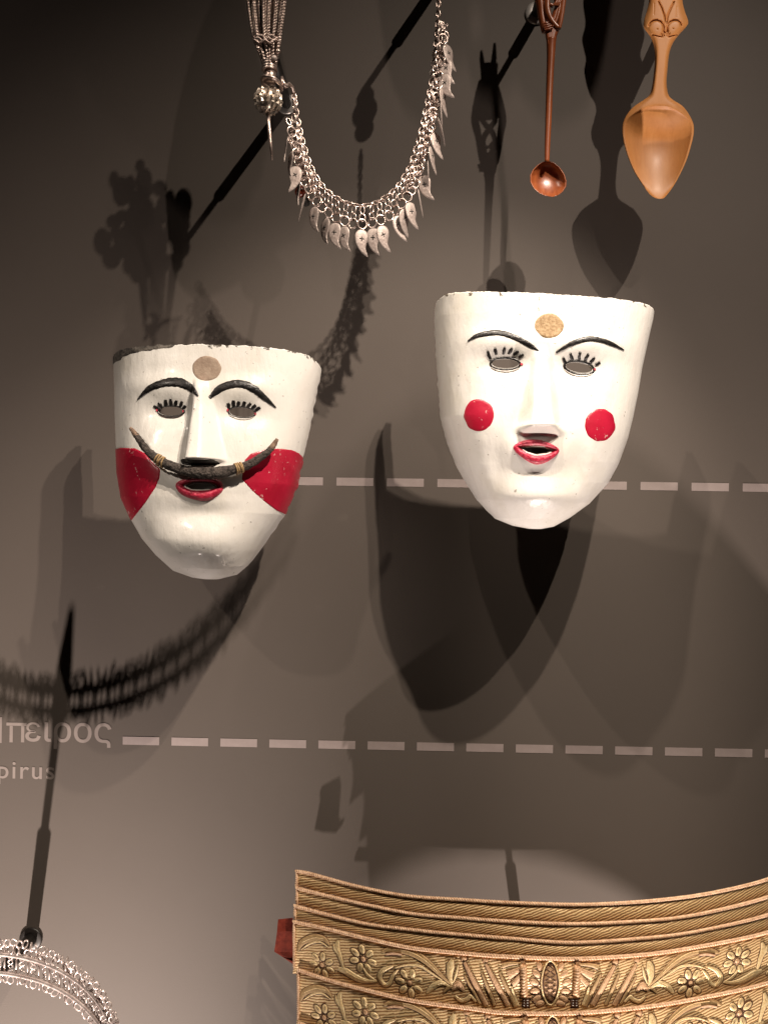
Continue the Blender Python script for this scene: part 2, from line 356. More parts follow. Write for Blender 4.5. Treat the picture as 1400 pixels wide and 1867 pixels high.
# ------------------------------------------------------------------ masks
def interp_tab(tab, x):
    t = sorted(tab); xs = [a[0] for a in t]
    return [np.interp(x, xs, [a[k] for a in t]) for k in range(1, len(t[0]))]
class Mask:
    def __init__(s, name, label, left, right, py_top, cx_top, keys, feat, tilt, pitch, paint, rim, holes, jag, nexp=2.5, seed=0):
        NR, NC = 300, 300
        root = s.root = thing(name, label, 'mask', (0, 0, 0))
        L = np.array(left, float); Rr = np.array(right, float); py_bot = max(L[-1][1], Rr[-1][1]); cx_bot = (L[-1][0] + Rr[-1][0]) / 2
        k_top, k_bot = interp_tab(keys, py_top), interp_tab(keys, py_bot)
        zt = at(cx_top, py_top, k_top[0] + k_top[1]).z; zb = at(cx_bot, py_bot, k_bot[0] + k_bot[1]).z
        root.location = (at((cx_top + cx_bot) / 2, (py_top + py_bot) / 2, k_top[0]).x, -k_top[0], zb)
        tau = np.linspace(0, 1, NR); t = 1 - (1 - tau) ** 1.35; z = zt + (zb - zt) * t
        pyr = py_top + (py_bot - py_top) * t
        fy = np.linspace(py_top - 60, py_bot + 60, 900); kd, kD = interp_tab(keys, fy); g_ = np.exp(-np.linspace(-2.2, 2.2, 51) ** 2); g_ /= g_.sum()
        low = np.clip((py_bot - fy) / 40, 0, 1)              # keep the last turn of the chin tight
        sm = lambda a: np.convolve(np.r_[[a[0]] * 25, a, [a[-1]] * 25], g_, 'valid')
        dr, D = np.interp(pyr, fy, sm(kd)), np.interp(pyr, fy, sm(kD) * low + kD * (1 - low))
        th = np.linspace(-math.pi / 2, math.pi / 2, NC); sx = np.sign(np.sin(th)) * np.abs(np.sin(th)) ** (2 / nexp); sy = np.abs(np.cos(th)) ** (2 / nexp)
        ol = lambda py: np.interp(py, L[:, 1], L[:, 0]); orr = lambda py: np.interp(py, Rr[:, 1], Rr[:, 0])
        xl = np.array([at(ol(p), p, d).x for p, d in zip(pyr, dr)]); xr = np.array([at(orr(p), p, d).x for p, d in zip(pyr, dr)])
        for it in range(6):
            c, w = (xl + xr) / 2, (xr - xl) / 2
            X = c[:, None] + w[:, None] * sx[None]; Dd = dr[:, None] + D[:, None] * sy[None]
            Z = z[:, None] + tilt * (X - c[:, None]) * (1 - t)[:, None] + pitch * (D[:, None] * (1 - sy[None])) * (1 - t)[:, None] ** .7 - .0055 * np.abs(sx[None]) ** 22 * np.exp(-t[:, None] * 14)
            px, py = proj(np.stack([X, -Dd, Z], -1)); ar = np.arange(NR)
            il, ir = px.argmin(1), px.argmax(1)
            xl += (ol(py[ar, il]) - px[ar, il]) * (W - Dd[ar, il]) / F * .8; xr += (orr(py[ar, ir]) - px[ar, ir]) * (W - Dd[ar, ir]) / F * .8
            xr = np.maximum(xr, xl + .004)
        Dd = Dd + feat(px, py) * np.clip(sy * 1.6, 0, 1)[None]
        # hand-carved unevenness
        for i in range(NR):
            for j in range(NC):
                p = Vector((X[i, j] + seed, Dd[i, j], Z[i, j]))
                Dd[i, j] += .0010 * noise.noise(p * 30) + .00012 * noise.noise(p * 120)
        for j in range(NC):
            n_ = noise.noise(Vector((X[0, j] * 160, Dd[0, j] * 160, seed))) + .6 * noise.noise(Vector((X[0, j] * 420, Dd[0, j] * 420, seed)))
            for i in range(6): Z[i, j] += jag * n_ * (1 - i / 6)
        # ragged side edges
        for i in range(NR):
            e = noise.noise(Vector((0, seed + 3, Z[i, 0] * 140))); e2 = noise.noise(Vector((4, seed + 3, Z[i, 0] * 140)))
            for j in range(4):
                X[i, j] += .0010 * e * (1 - j / 4); X[i, NC - 1 - j] += .0010 * e2 * (1 - j / 4)
        V = np.stack([X, -Dd, Z], -1).reshape(-1, 3)
        Fc = [(i * NC + j, (i + 1) * NC + j, (i + 1) * NC + j + 1, i * NC + j + 1) for i in range(NR - 1) for j in range(NC - 1)]
        s.bvh = BVHTree.FromPolygons([tuple(v) for v in V], Fc); s.V0 = V.copy(); s.F0 = Fc
        px, py = proj(V); s.px, s.py = px, py
        FA = np.array(Fc); fx, fy = px[FA].mean(1), py[FA].mean(1); kill = np.zeros(len(FA), bool)
        for H in holes:
            kh = inpoly(fx, fy, H); kill |= kh
        keep = FA[~kill]
        onk, onr = np.zeros(len(V), bool), np.zeros(len(V), bool); onk[FA[kill].ravel()] = True; onr[keep.ravel()] = True
        for v in np.nonzero(onk & onr)[0]:
            best = None
            for H in holes:
                q = nearest(H, px[v], py[v])
                if best is None or q[2] < best[2]: best = q
            h = s.hit(best[0], best[1])
            if h is not None: V[v] = h[0]
        used = np.unique(keep); remap = -np.ones(len(V), int); remap[used] = np.arange(len(used))
        rimd = np.repeat((z[0] - z)[:, None], NC, 1).reshape(-1)[used]
        o = mesh('face_shell', V[used], remap[keep], [paint, rim], root)
        a = o.data.attributes.new('rim', 'FLOAT', 'POINT'); a.data.foreach_set('value', rimd.astype(np.float32))
        so = o.modifiers.new('thickness', 'SOLIDIFY'); so.thickness = .0055; so.offset = -1; so.use_rim = True; so.material_offset_rim = 1; so.use_even_offset = False
        s.shell = o
    def hit(s, px, py):
        v = ray(px, py).normalized(); h = s.bvh.ray_cast(CAM, v)
        if h[0] is None: return None
        n = h[1]
        if n.dot(v) > 0: n = -n
        return h[0], n
    def pt(s, px, py, lift):
        h = s.hit(px, py)
        if h is None:
            q = s.bvh.find_nearest(at(px, py, .12)); return q[0]
        return h[0] + h[1] * lift
    def strip(s, name, P, widths, lift, mat, n=40, jit=.25, label=None, mb=None):
        C_ = catmull(P, n); Wd = np.interp(np.linspace(0, 1, n + 1), np.linspace(0, 1, len(widths)), widths)
        T = np.gradient(C_, axis=0); T /= np.linalg.norm(T, axis=1)[:, None]; N = np.stack([-T[:, 1], T[:, 0]], 1)
        us = np.array([-1.0, -.86, -.5, 0, .5, .86, 1.0]); V = []; Fc = []; m = len(us)
        for i in range(n + 1):
            j1 = 1 + jit * noise.noise(Vector((C_[i][0] * .22, C_[i][1] * .22, 1))); j2 = 1 + jit * noise.noise(Vector((C_[i][0] * .22, C_[i][1] * .22, 9)))
            for u in us:
                q = C_[i] + N[i] * u * Wd[i] / 2 * (j1 if u < 0 else j2)
                V.append(s.pt(q[0], q[1], -.0002 if abs(u) == 1 else lift * math.sqrt(1 - u * u) + .0002))
        for i in range(n):
            for k in range(m - 1): Fc.append((i * m + k, i * m + k + 1, (i + 1) * m + k + 1, (i + 1) * m + k))
        if mb is not None: mb.add(V, Fc); return
        return mesh(name, V, Fc, mat, s.root, label=label)
    def patch(s, name, P, lift, mat, n=72, jit=.7, label=None):
        P = catmull(P, n, True); c = P.mean(0); V = [s.pt(c[0], c[1], lift)]; Fc = []
        rs = [.2, .4, .6, .8, .94, 1.0]
        for ri, r in enumerate(rs):
            for i in range(n):
                q = c + (P[i] - c) * r
                if r > .9: q = q + (P[i] - c) / (np.linalg.norm(P[i] - c) + 1e-6) * jit * noise.noise(Vector((P[i][0] * .075, P[i][1] * .075, 5)))
                V.append(s.pt(q[0], q[1], -.0002 if r == 1 else lift))
        for i in range(n):
            Fc.append((0, 1 + i, 1 + (i + 1) % n))
            for ri in range(len(rs) - 1):
                a, b = 1 + ri * n, 1 + (ri + 1) * n; Fc.append((a + i, b + i, b + (i + 1) % n, a + (i + 1) % n))
        return mesh(name, V, Fc, mat, s.root, label=label)
    def ring(s, name, Pin, Pout, lift, mat, n=72, parent=None, inward=.0):
        A, B = catmull(Pin, n, True), catmull(Pout, n, True); ks = [0, .12, .35, .6, .85, 1.0]; V = []; Fc = []; m = len(ks)
        for i in range(n):
            for k in ks:
                q = A[i] * (1 - k) + B[i] * k; h = lift * math.sin(math.pi * min(max(k, .0), 1)) ** .7 + .0002
                V.append(s.pt(q[0], q[1], -inward if k == 0 else (-.0002 if k == 1 else h)))
        for i in range(n):
            j = (i + 1) % n
            for k in range(m - 1): Fc.append((i * m + k, i * m + k + 1, j * m + k + 1, j * m + k))
        return mesh(name, V, Fc, mat, parent or s.root)
    def area(s, name, P, lift, mat, label=None):
        """part of the shell's own surface inside polygon P, raised by lift, edge snapped to P"""
        FA = np.array(s.F0); ins = inpoly(s.px[FA].mean(1), s.py[FA].mean(1), P); sel = FA[ins]; oth = FA[~ins]
        a, b = np.zeros(len(s.V0), bool), np.zeros(len(s.V0), bool); a[sel.ravel()] = True; b[oth.ravel()] = True
        used = np.unique(sel); remap = -np.ones(len(s.V0), int); remap[used] = np.arange(len(used)); V = s.V0[used].copy()
        N = np.zeros_like(s.V0)
        fn = np.cross(s.V0[sel[:, 2]] - s.V0[sel[:, 0]], s.V0[sel[:, 3]] - s.V0[sel[:, 1]])
        for k in range(4): np.add.at(N, sel[:, k], fn)
        N = N[used]; N /= np.linalg.norm(N, axis=1)[:, None] + 1e-12
        N *= np.where(N[:, 1] > 0, -1, 1)[:, None]
        V += N * lift
        for v in np.nonzero(a & b)[0]:
            q = nearest(P, s.px[v], s.py[v]); h = s.hit(q[0], q[1])
            if h is not None: V[remap[v]] = np.array(h[0] + h[1] * -.0001)
        return mesh(name, V, remap[sel], mat, s.root, label=label)
def nearest(H, x, y):
    H = np.asarray(H, float); A = H; B = np.roll(H, -1, 0); d = B - A
    t = np.clip(((x - A[:, 0]) * d[:, 0] + (y - A[:, 1]) * d[:, 1]) / ((d ** 2).sum(1) + 1e-9), 0, 1)
    Q = A + d * t[:, None]; dist = np.hypot(Q[:, 0] - x, Q[:, 1] - y); i = dist.argmin(); return Q[i, 0], Q[i, 1], dist[i]
def ell(cx, cy, a, b, rot=0, n=48, up=1.0, dn=1.0):
    r = math.radians(rot); out = []
    for k in range(n):
        an = 2 * math.pi * k / n; x, y = a * math.cos(an), b * math.sin(an) * (dn if math.sin(an) > 0 else up)
        out.append((cx + x * math.cos(r) - y * math.sin(r), cy + x * math.sin(r) + y * math.cos(r)))
    return out
c1 = lambda pts: [(180 + .31429 * x, 600 + .31429 * y) for x, y in pts]
c2 = lambda pts: [(760 + .32857 * x, 510 + .32857 * y) for x, y in pts]
k1, k2 = .31429, .32857

# --- moustached mask
def featL(px, py):
    t = np.clip((py - 688) / 150, 0, 1.2); hw = 12 + 25 * t; dx = px - (364 + 4 * t)
    hwl = np.where(dx < 0, hw * .80, hw * 1.35); p = np.clip(1 - np.abs(dx) / hwl, 0, 1)
    prof = np.where(dx < 0, sstep(0, .42, p), sstep(0, .98, p))
    nose = (.0035 + .0205 * np.clip(t, 0, 1) ** 1.05) * prof * sstep(684, 704, py) * (1 - sstep(837, 845, py))
    brow = .0035 * (gauss(px, py, 305, 705, 62, 20) + gauss(px, py, 440, 708, 62, 20))
    eye = -.0050 * (gauss(px, py, 312, 752, 40, 20) + gauss(px, py, 441, 754, 40, 20))
    chk = .004 * (gauss(px, py, 270, 830, 45, 60) + gauss(px, py, 490, 835, 45, 60))
    mouth = .006 * gauss(px, py, 366, 890, 70, 45)
    chin = .007 * gauss(px, py, 378, 990, 75, 38) - .003 * gauss(px, py, 372, 935, 60, 16)
    return nose + brow + eye + chk + mouth + chin
mouthL_in = c1([(495, 908), (540, 890), (600, 887), (650, 892), (684, 914), (660, 926), (600, 931), (540, 929)])
mouthL_out = c1([(446, 916), (476, 876), (600, 864), (690, 874), (718, 900), (712, 950), (625, 998), (500, 972)])
eyeLL, eyeLR = ell(312, 749.5, 22.5, 8.2), ell(441, 751.5, 23, 8.6, 5)
ML = Mask('moustache_mask', 'white painted mask with dark upturned moustache and red wedge cheeks', 
  c1([(84, 190), (84, 215), (95, 550), (105, 830), (130, 980), (190, 1110), (250, 1215), (330, 1310), (430, 1400), (540, 1440), (630, 1453)]),
  c1([(1300, 190), (1285, 290), (1260, 400), (1230, 560), (1190, 740), (1150, 920), (1080, 1080), (940, 1280), (870, 1370), (800, 1425), (690, 1453)]),
  628.5, 398, [(628, .065, .070), (760, .067, .074), (860, .072, .077), (940, .080, .074), (985, .088, .067), (1010, .094, .058), (1035, .104, .039), (1050, .112, .020), (1058, .117, .009)],
  featL, 0.0, -0.08, M['paintL'], M['rimL'], [mouthL_in, eyeLL, eyeLR], .0011, 2.5, 0)
ML.strip('eyebrow', c1([(226, 408), (290, 347), (360, 317), (440, 306), (500, 320), (545, 352), (577, 388)]), [w * k1 * 1.22 for w in (4, 30, 38, 46, 42, 30, 9)], .0008, M['black'])
ML.strip('eyebrow', c1([(643, 398), (700, 347), (770, 320), (840, 320), (900, 347), (960, 396), (1027, 456)]), [w * k1 * 1.22 for w in (14, 38, 40, 38, 38, 30, 6)], .0008, M['black'])
ML.patch('forehead_patch', ell(377, 671.5, 26.8, 22.8), .0005, M['tan'], jit=1.6, label='round tan patch on the forehead')
def eyes(mk, hole, ctr, a, b, rot, lash, lw, line, lower, thick):
    ep = mk.ring('eye_outline', hole, ell(ctr[0], ctr[1] + .4, a + thick, b + thick * 1.05, rot), .0006, line, inward=.002)
    lo = ell(ctr[0], ctr[1], a + thick * .9, b + thick * 1.25, rot)[4:21]
    mk.strip('lower_eyelid', lo[::2], [1, 2.6, 3.2, 2.6, 1], .0009, lower, n=26)
    for (x0, y0, x1, y1) in lash:
        mk.strip('eyelash', [(x0, y0), ((x0 + x1) / 2 - .3, (y0 + y1) / 2), (x1, y1)], [lw * .9, lw * 1.15, lw * .8], .0006, line, n=8, jit=.5)
def L1(l): return [tuple(v for p in c1([(a, b), (c, d)]) for v in p) for a, b, c, d in l]
def L2(l): return [tuple(v for p in c2([(a, b), (c, d)]) for v in p) for a, b, c, d in l]
eyes(ML, eyeLL, (312, 749.5), 22.5, 8.2, 0, L1([(362, 468, 318, 446), (368, 455, 346, 426), (393, 450, 386, 408), (420, 448, 418, 403), (446, 450, 452, 412), (470, 455, 484, 418), (488, 465, 504, 442)]), 6.0, M['black'], M['brown'], 3.2)
eyes(ML, eyeLR, (441, 751.5), 23, 8.6, 5, L1([(760, 465, 748, 428), (783, 452, 782, 412), (806, 448, 815, 418), (836, 450, 850, 420), (864, 455, 882, 428), (888, 462, 912, 440), (905, 475, 938, 455)]), 6.2, M['black'], M['lidwhite'], 3.4)
for q in c1([(338, 470), (492, 475), (748, 470), (908, 492)]): ML.patch('eye_corner', ell(q[0], q[1], 2.0, 2.8), .0007, M['pinkline'], n=14, jit=.3)
ML.area('cheek_paint', c1([(60, 704), (125, 688), (210, 690), (270, 720), (310, 770), (357, 812), (355, 860), (330, 920), (270, 1010), (192, 1108), (40, 1140)]), .0005, M['red'])
ML.area('cheek_paint', c1([(829, 872), (835, 800), (848, 757), (882, 722), (960, 698), (1040, 692), (1120, 700), (1160, 718), (1188, 745), (1280, 760), (1240, 1080), (1080, 1074), (1030, 1052), (960, 1000), (890, 938)]), .0005, M['red'])
ML.area('bare_rim_edge', c1([(70, 215), (70, 120), (200, 90), (440, 60), (445, 92), (428, 106), (410, 112), (360, 113), (330, 120), (318, 118), (300, 128), (250, 128), (215, 139), (180, 146), (160, 156), (138, 162), (128, 180), (100, 190)]), .0004, M['rimL'], label='charred bare wood along the left of the rim')
ML.ring('lips', mouthL_in, mouthL_out, .0032, M['lip'], inward=.004)
ML.patch('nostril_and_shade', c1([(474, 770), (484, 752), (540, 757), (600, 760), (650, 755), (690, 768), (700, 785), (600, 792), (500, 788)]), .0006, M['nostril_and_shade'], n=48)  # black nostril strip that also paints in the shade under the nose
mp = c1([(183, 572), (212, 610), (250, 662), (300, 722), (380, 776), (470, 812), (560, 832), (640, 836), (720, 828), (790, 812), (870, 786), (940, 742), (1000, 692), (1036, 636)])
mr = [w * k1 * .46 for w in (9, 17, 22, 26, 28, 30, 36, 38, 36, 29, 27, 24, 20, 11)]
off = [.016, .014, .012, .010, .009, .010, .012, .013, .012, .010, .009, .010, .013, .016]
MP = catmull(mp, 70); MRr = np.interp(np.linspace(0, 1, 71), np.linspace(0, 1, 14), mr) * 1e-3 ; MO = np.interp(np.linspace(0, 1, 71), np.linspace(0, 1, 14), off)
def smooth_d():
    ds = []
    for (x, y) in MP:
        h = ML.hit(x, min(y, 1e9)); ds.append(-h[0].y if h else .1)
    ds = np.array(ds)
    # the stick bridges the hollows of the face
    k = np.ones(15) / 15; e = np.r_[[ds[0]] * 7, ds, [ds[-1]] * 7]; return np.convolve(e, k, 'valid')
MD = smooth_d() + MO
MW = [at(x, y, d) for (x, y), d in zip(MP, MD)]
def knobbly(P, R, n, seed):
    V, Fc = tube(P, R, n)
    m = len(P); V = [Vector(v) for v in V]
    for i in range(m):
        for k in range(n):
            v = V[i * n + k]; c = Vector(P[i]); d = v - c
            V[i * n + k] = c + d * (1 + .22 * noise.noise(v * 420 + Vector((seed, 0, 0))) + .16 * noise.noise(v * 1000))
    return V, Fc
mo = mesh('moustache', *knobbly(MW[6:66], MRr[6:66], 18, 1), M['moustache'], ML.root, label='dark grey brown twisted moustache with upturned ends')
mesh('moustache_tip', *knobbly(MW[:8], MRr[:8] * 1.02, 14, 2), M['tip'], mo)
mesh('moustache_tip', *knobbly(MW[64:], MRr[64:] * 1.02, 14, 3), M['tip'], mo)
for ci in (20, 50):
    mb = MB()
    for k in range(4):
        i = ci + (k - 1.5) * .75; a = int(i); c = MW[a].lerp(MW[a + 1], i - a); t = (MW[a + 1] - MW[a]).normalized(); r = MRr[a] * 1.12
        n1 = t.orthogonal().normalized(); n2 = t.cross(n1); sk = random.uniform(-.25, .25)
        mb.add(*tube([c + n1 * r * math.cos(x) + n2 * r * math.sin(x) + t * sk * r * math.cos(x) for x in np.linspace(0, 2 * math.pi, 20, endpoint=False)], .0008, 6, closed=True))
    c = MW[ci] ; e = ML.pt(MP[ci][0] + (4 if ci < 30 else -4), MP[ci][1] + 12, .0)
    mb.add(*tube([c + Vector((0, .001, -.004)), (c + e) / 2 + Vector((.001, -.001, 0)), e], .0007, 5))
    mb.build('twine_binding', M['twine'], mo)

# --- mask with round cheeks
def featR(px, py):
    t = np.clip((py - 632) / 146, 0, 1.3); hw = 15 + 25 * t ** 1.1; dx = px - (987 - 4 * t)
    p = np.clip(1 - np.abs(dx) / (hw * 1.12), 0, 1)
    nose = (.003 + .0155 * np.clip(t, 0, 1) ** 1.1) * sstep(0, .66, p) * sstep(626, 655, py) * (1 - sstep(776, 797, py))
    nose += .003 * (gauss(px, py, 952, 782, 12, 9) + gauss(px, py, 1018, 786, 12, 9))
    brow = .0040 * (gauss(px, py, 915, 622, 62, 22) + gauss(px, py, 1062, 628, 60, 22))
    eye = -.0050 * (gauss(px, py, 921, 664, 42, 22) + gauss(px, py, 1057, 671, 42, 22))
    chk = .005 * (gauss(px, py, 880, 775, 50, 60) + gauss(px, py, 1090, 790, 50, 60))
    mouth = .007 * gauss(px, py, 976, 822, 62, 34) - .003 * (gauss(px, py, 905, 835, 16, 40) + gauss(px, py, 1050, 845, 16, 40))
    chin = .008 * gauss(px, py, 975, 905, 62, 30) - .0012 * gauss(px, py, 975, 858, 50, 12)
    return nose + brow + eye + chk + mouth + chin
mouthR_in = c2([(572, 928), (640, 922), (700, 926), (762, 944), (722, 964), (660, 972), (612, 956)])
mouthR_out = c2([(533, 930), (590, 892), (690, 890), (788, 942), (742, 1000), (660, 1026), (580, 984)])
eyeRL, eyeRR = ell(921, 663, 24.5, 8.2, 1), ell(1055.5, 670, 24.5, 8.8, 9)
MR = Mask('round_cheek_mask', 'white painted mask with round red cheek spots and thin black brows',
  c2([(104, 120), (95, 230), (105, 430), (130, 770), (165, 900), (215, 1030), (260, 1110), (330, 1220), (430, 1325), (530, 1365), (625, 1383)]),
  c2([(1318, 165), (1310, 220), (1285, 330), (1250, 490), (1225, 640), (1200, 760), (1170, 880), (1120, 1020), (1060, 1130), (960, 1240), (850, 1320), (760, 1370), (690, 1383)]),
  535.5, 985, [(535, .094, .064), (660, .092, .066), (780, .090, .070), (860, .092, .066), (905, .095, .060), (925, .099, .050), (945, .106, .034), (957, .112, .018), (965, .116, .009)],
  featR, -0.050, 0.07, M['paintR'], M['rimR'], [mouthR_in, eyeRL, eyeRR], .0007, 2.5, 7)
MR.strip('eyebrow', c2([(283, 340), (340, 308), (430, 293), (490, 300), (560, 326), (620, 358), (675, 392)]), [w * k2 * 1.25 for w in (5, 22, 26, 26, 25, 22, 6)], .0006, M['black'])
MR.strip('eyebrow', c2([(771, 404), (850, 357), (940, 329), (1010, 333), (1080, 356), (1147, 390)]), [w * k2 * 1.25 for w in (8, 22, 25, 24, 22, 5)], .0006, M['black'])
MR.patch('forehead_patch', ell(1001, 593.8, 26.8, 22.8), .0005, M['ochre'], jit=1.4, label='flecked ochre disc on the forehead')
MR.patch('cheek_spot', ell(872.7, 756.5, 28.0, 30.2), .0003, M['red'], jit=1.8)
MR.patch('cheek_spot', ell(1094, 774.5, 28.4, 30.6), .0003, M['red'], jit=1.8)
eyes(MR, eyeRL, (921, 663), 24.5, 8.2, 1, L2([(408, 440, 392, 395), (440, 415, 434, 380), (478, 413, 490, 375), (508, 412, 530, 378), (536, 416, 564, 395), (566, 432, 592, 412)]), 5.6, M['black'], M['lidwhite'], 5.0)
eyes(MR, eyeRR, (1055.5, 670), 24.5, 8.8, 9, L2([(828, 466, 810, 432), (864, 442, 850, 408), (900, 446, 904, 402), (932, 450, 950, 412), (962, 458, 986, 432), (990, 474, 1016, 458)]), 5.6, M['black'], M['lidwhite'], 5.4)
for q in c2([(580, 468), (985, 496)]): MR.patch('eye_corner', ell(q[0], q[1], 3.0, 2.4), .0007, M['pinkline'], n=14, jit=.3)
MR.ring('lips', mouthR_in, mouthR_out, .0030, M['lip'], inward=.004)

# ------------------------------------------------------------------ mounting rods
def mount(label, base, d, r=.0032, sleeve=.55, wr=.011, bend=None, darkener=0, plate='washer'):
    P = Vector(base); o = thing('mount_rod', label, 'mount rod', P, 'black rods that hold the exhibits off the wall')
    e = Vector((P.x, -d, P.z))
    mb = MB(); mb.add(*tube([P + Vector((0, -.0005, 0)), P + Vector((0, -d * sleeve, 0))], r * 1.75, 14)); mb.build('sleeve', M['rod'], o)
    pts = [P + Vector((0, -d * sleeve * .98, 0)), e] + ([Vector(b) for b in bend] if bend else [])
    mb = MB(); mb.add(*tube(pts, r, 12)); mb.build('rod', M['rod'], o)
    mesh('wall_plate', *lathe([(wr * .92, .0001), (wr, .0006), (wr, .0016), (wr * .9, .0024), (r * 1.8, .0026)], P, 'Y', 32), M[plate], o)
    if darkener: mesh('mouth_darkener', *lathe([(darkener * .94, 0), (darkener, .001), (darkener, .003), (darkener * .9, .004)], e, 'Y', 32), M['rod'], o)  # added black disc behind a mask's mouth, standing in for shade there
    return o
mount('black rod behind the silver chain tassel', at(523, 190, 0), .180, bend=[at(492, 134, .187)])
mount('black rod above the right end of the necklace', at(791, -22, 0), .120)
mount('black rod behind the small dark spoon, pale wall plate showing', at(978, 24, 0), .088, wr=.0125)
mount('black rod hidden behind the large honey coloured spoon', at(1205, 60, 0), .078)
def flat0(p): return Vector((p.x, 0, p.z))
mount('black rod and pad inside the moustached mask, a disc added to shade its mouth', flat0(at(370, 893, .075)), .075, darkener=.021)
mount('black rod and pad inside the mask with round cheeks, a disc added to shade its mouth', flat0(at(978, 824, .095)), .095, darkener=.021)

# ------------------------------------------------------------------ small dark spoon
cs = lambda pts: [(860 + .31429 * x, .31429 * y) for x, y in pts]
DS = .094
def loft(rows, name, mat, parent, nf=40, groove=None):
    """rows: (py, xl, xr, d_back, thickness, hollow, hollow_inset); a carved board seen from the front"""
    V = []; Fc = []; m = 2 * nf
    for (py, xl, xr, db, th_, ho, ins) in rows:
        us = np.linspace(-1, 1, nf)
        for u in us:
            x = (xl + xr) / 2 + u * (xr - xl) / 2; e = (1 - abs(u) ** 6)
            h = max(0., 1 - (abs(u) / max(1 - ins, .05)) ** 2.2)
            d = db + th_ * (.35 + .65 * e) - ho * h ** .75
            if groove is not None: d += groove(x, py)
            V.append(at(x, py, d))
        for u in us[::-1]:
            x = (xl + xr) / 2 + u * (xr - xl) / 2 * .985; e = math.sqrt(max(0, 1 - u * u))
            V.append(at(x, py, db - ho * 1.05 * e - .0012 * e))
    for i in range(len(rows) - 1):
        for k in range(m): Fc.append((i * m + k, i * m + (k + 1) % m, (i + 1) * m + (k + 1) % m, (i + 1) * m + k))
    Fc.append(tuple(range(m))); Fc.append(tuple(range((len(rows) - 1) * m + m - 1, (len(rows) - 1) * m - 1, -1)))
    return mesh(name, V, Fc, mat, parent)
sp1 = thing('wooden_spoon', 'small dark reddish wooden spoon with openwork carved handle', 'spoon', at(995, 20, DS))
bl = cs([(428, 930), (385, 952), (352, 985), (338, 1015), (338, 1055), (358, 1092), (392, 1120), (432, 1136), (468, 1140)])
br = cs([(442, 930), (478, 942), (512, 972), (536, 1008), (549, 1050), (546, 1082), (526, 1112), (498, 1132), (470, 1140)])
rows = []
for py in np.linspace(292.3, 358.0, 44):
    t = (py - 292.3) / 65.7
    rows.append((py, np.interp(py, [p[1] for p in bl], [p[0] for p in bl]), np.interp(py, [p[1] for p in br], [p[0] for p in br]) + .2, DS - .003, .0022, .0105 * math.sin(math.pi * min(max(t, 0), 1)) ** .6, .05))
loft(rows, 'bowl', M['redwood'], sp1)
st = cs([(436, 940), (438, 850), (444, 700), (449, 550), (454, 420), (458, 330), (460, 260), (461, 225)])
mesh('stem', *tube([at(x, y, DS) for x, y in catmull(st, 30)], np.interp(np.linspace(0, 1, 31), [0, .3, .6, .8, 1], [.0022, .0031, .0036, .0042, .0050]), 12), M['redwood'], sp1)
ck = lambda pts: [(960 + .07143 * x, .07143 * y) for x, y in pts]
rows = []
for py, xl, xr in ck3 if False else [(79, 997, 1012.5), (70, 995.2, 1014), (62, 993.5, 1016), (56, 992.3, 1018.5), (50, 990.6, 1019.8), (46, 990, 1019.5)]:
    rows.append((py, xl, xr, DS - .0035, .007, 0, .2))
loft(rows[::-1], 'handle_neck', M['redwood'], sp1, 20)
hd = thing_handle = None
def strand(name, pts, r, dd, flat=.7):
    P = catmull(pts, 28); return mesh(name, *tube([at(x, y, DS + dd) for x, y in P], np.interp(np.linspace(0, 1, 29), np.linspace(0, 1, len(r)), r), 10, flat=flat), M['redwood'], sp1)
strand('side_bar', [(992.5, 58), (988.5, 40), (985.5, 20), (983, 0), (977, -30), (982, -70), (988, -100)], [.0026, .0034, .0036, .0042, .005, .004, .003], .000)
strand('side_bar', [(1018, 52), (1020.5, 38), (1023, 20), (1025, 0), (1029, -30), (1022, -70), (1014, -100)], [.0026, .0032, .0036, .0042, .005, .004, .003], .000)
strand('crossing_strand', [(1017, 52), (1006, 40), (999, 28), (996, 12), (998, -4), (1010, -22), (1020, -36)], [.003, .0034, .0038, .0038, .0036, .0034, .003], .003)
strand('crossing_strand', [(999, 51), (1007, 38), (1012, 22), (1016, 8), (1012, -8), (1000, -22), (990, -36)], [.0028, .003, .003, .003, .003, .003, .0028], .0015)
strand('crossing_strand', [(1006, 48), (1012, 38), (1016, 26), (1019, 12), (1019, -2)], [.002, .0022, .0022, .002, .002], .003)
for k in range(4):
    strand('carved_rib', [(989 + k * 1.2, 42.5 + k * 3.8), (995 + k * 1.6, 41.8 + k * 3.6), (999.5 + k * 2.6, 40.2 + k * 3.4)], [.0010, .0014, .0010], .0052)
for k in range(3):
    strand('carved_rib', [(1008 + k * 3.6, 9 + k * .4), (1012.5 + k * 3.4, 4), (1016 + k * 3.4, -1.5)], [.0010, .0014, .0011], .0055)
strand('carved_knob', [(1000.5, 9.5), (1003.5, 8.5), (1008, 10)], [.0014, .0021, .0016], .005)
rows = []
for py, xl, xr in [(-36, 979, 1027), (-60, 982, 1023), (-80, 986, 1018), (-110, 988, 1016), (-125, 987, 1017)]: rows.append((py, xl, xr, DS - .003, .006, 0, .2))
loft(rows[::-1], 'handle_end', M['redwood'], sp1, 20)
strand('prong', [(992, -122), (990, -140), (989, -158)], [.003, .003, .0015], 0); strand('prong', [(1010, -122), (1013, -145), (1014, -172)], [.0034, .0034, .0015], 0)

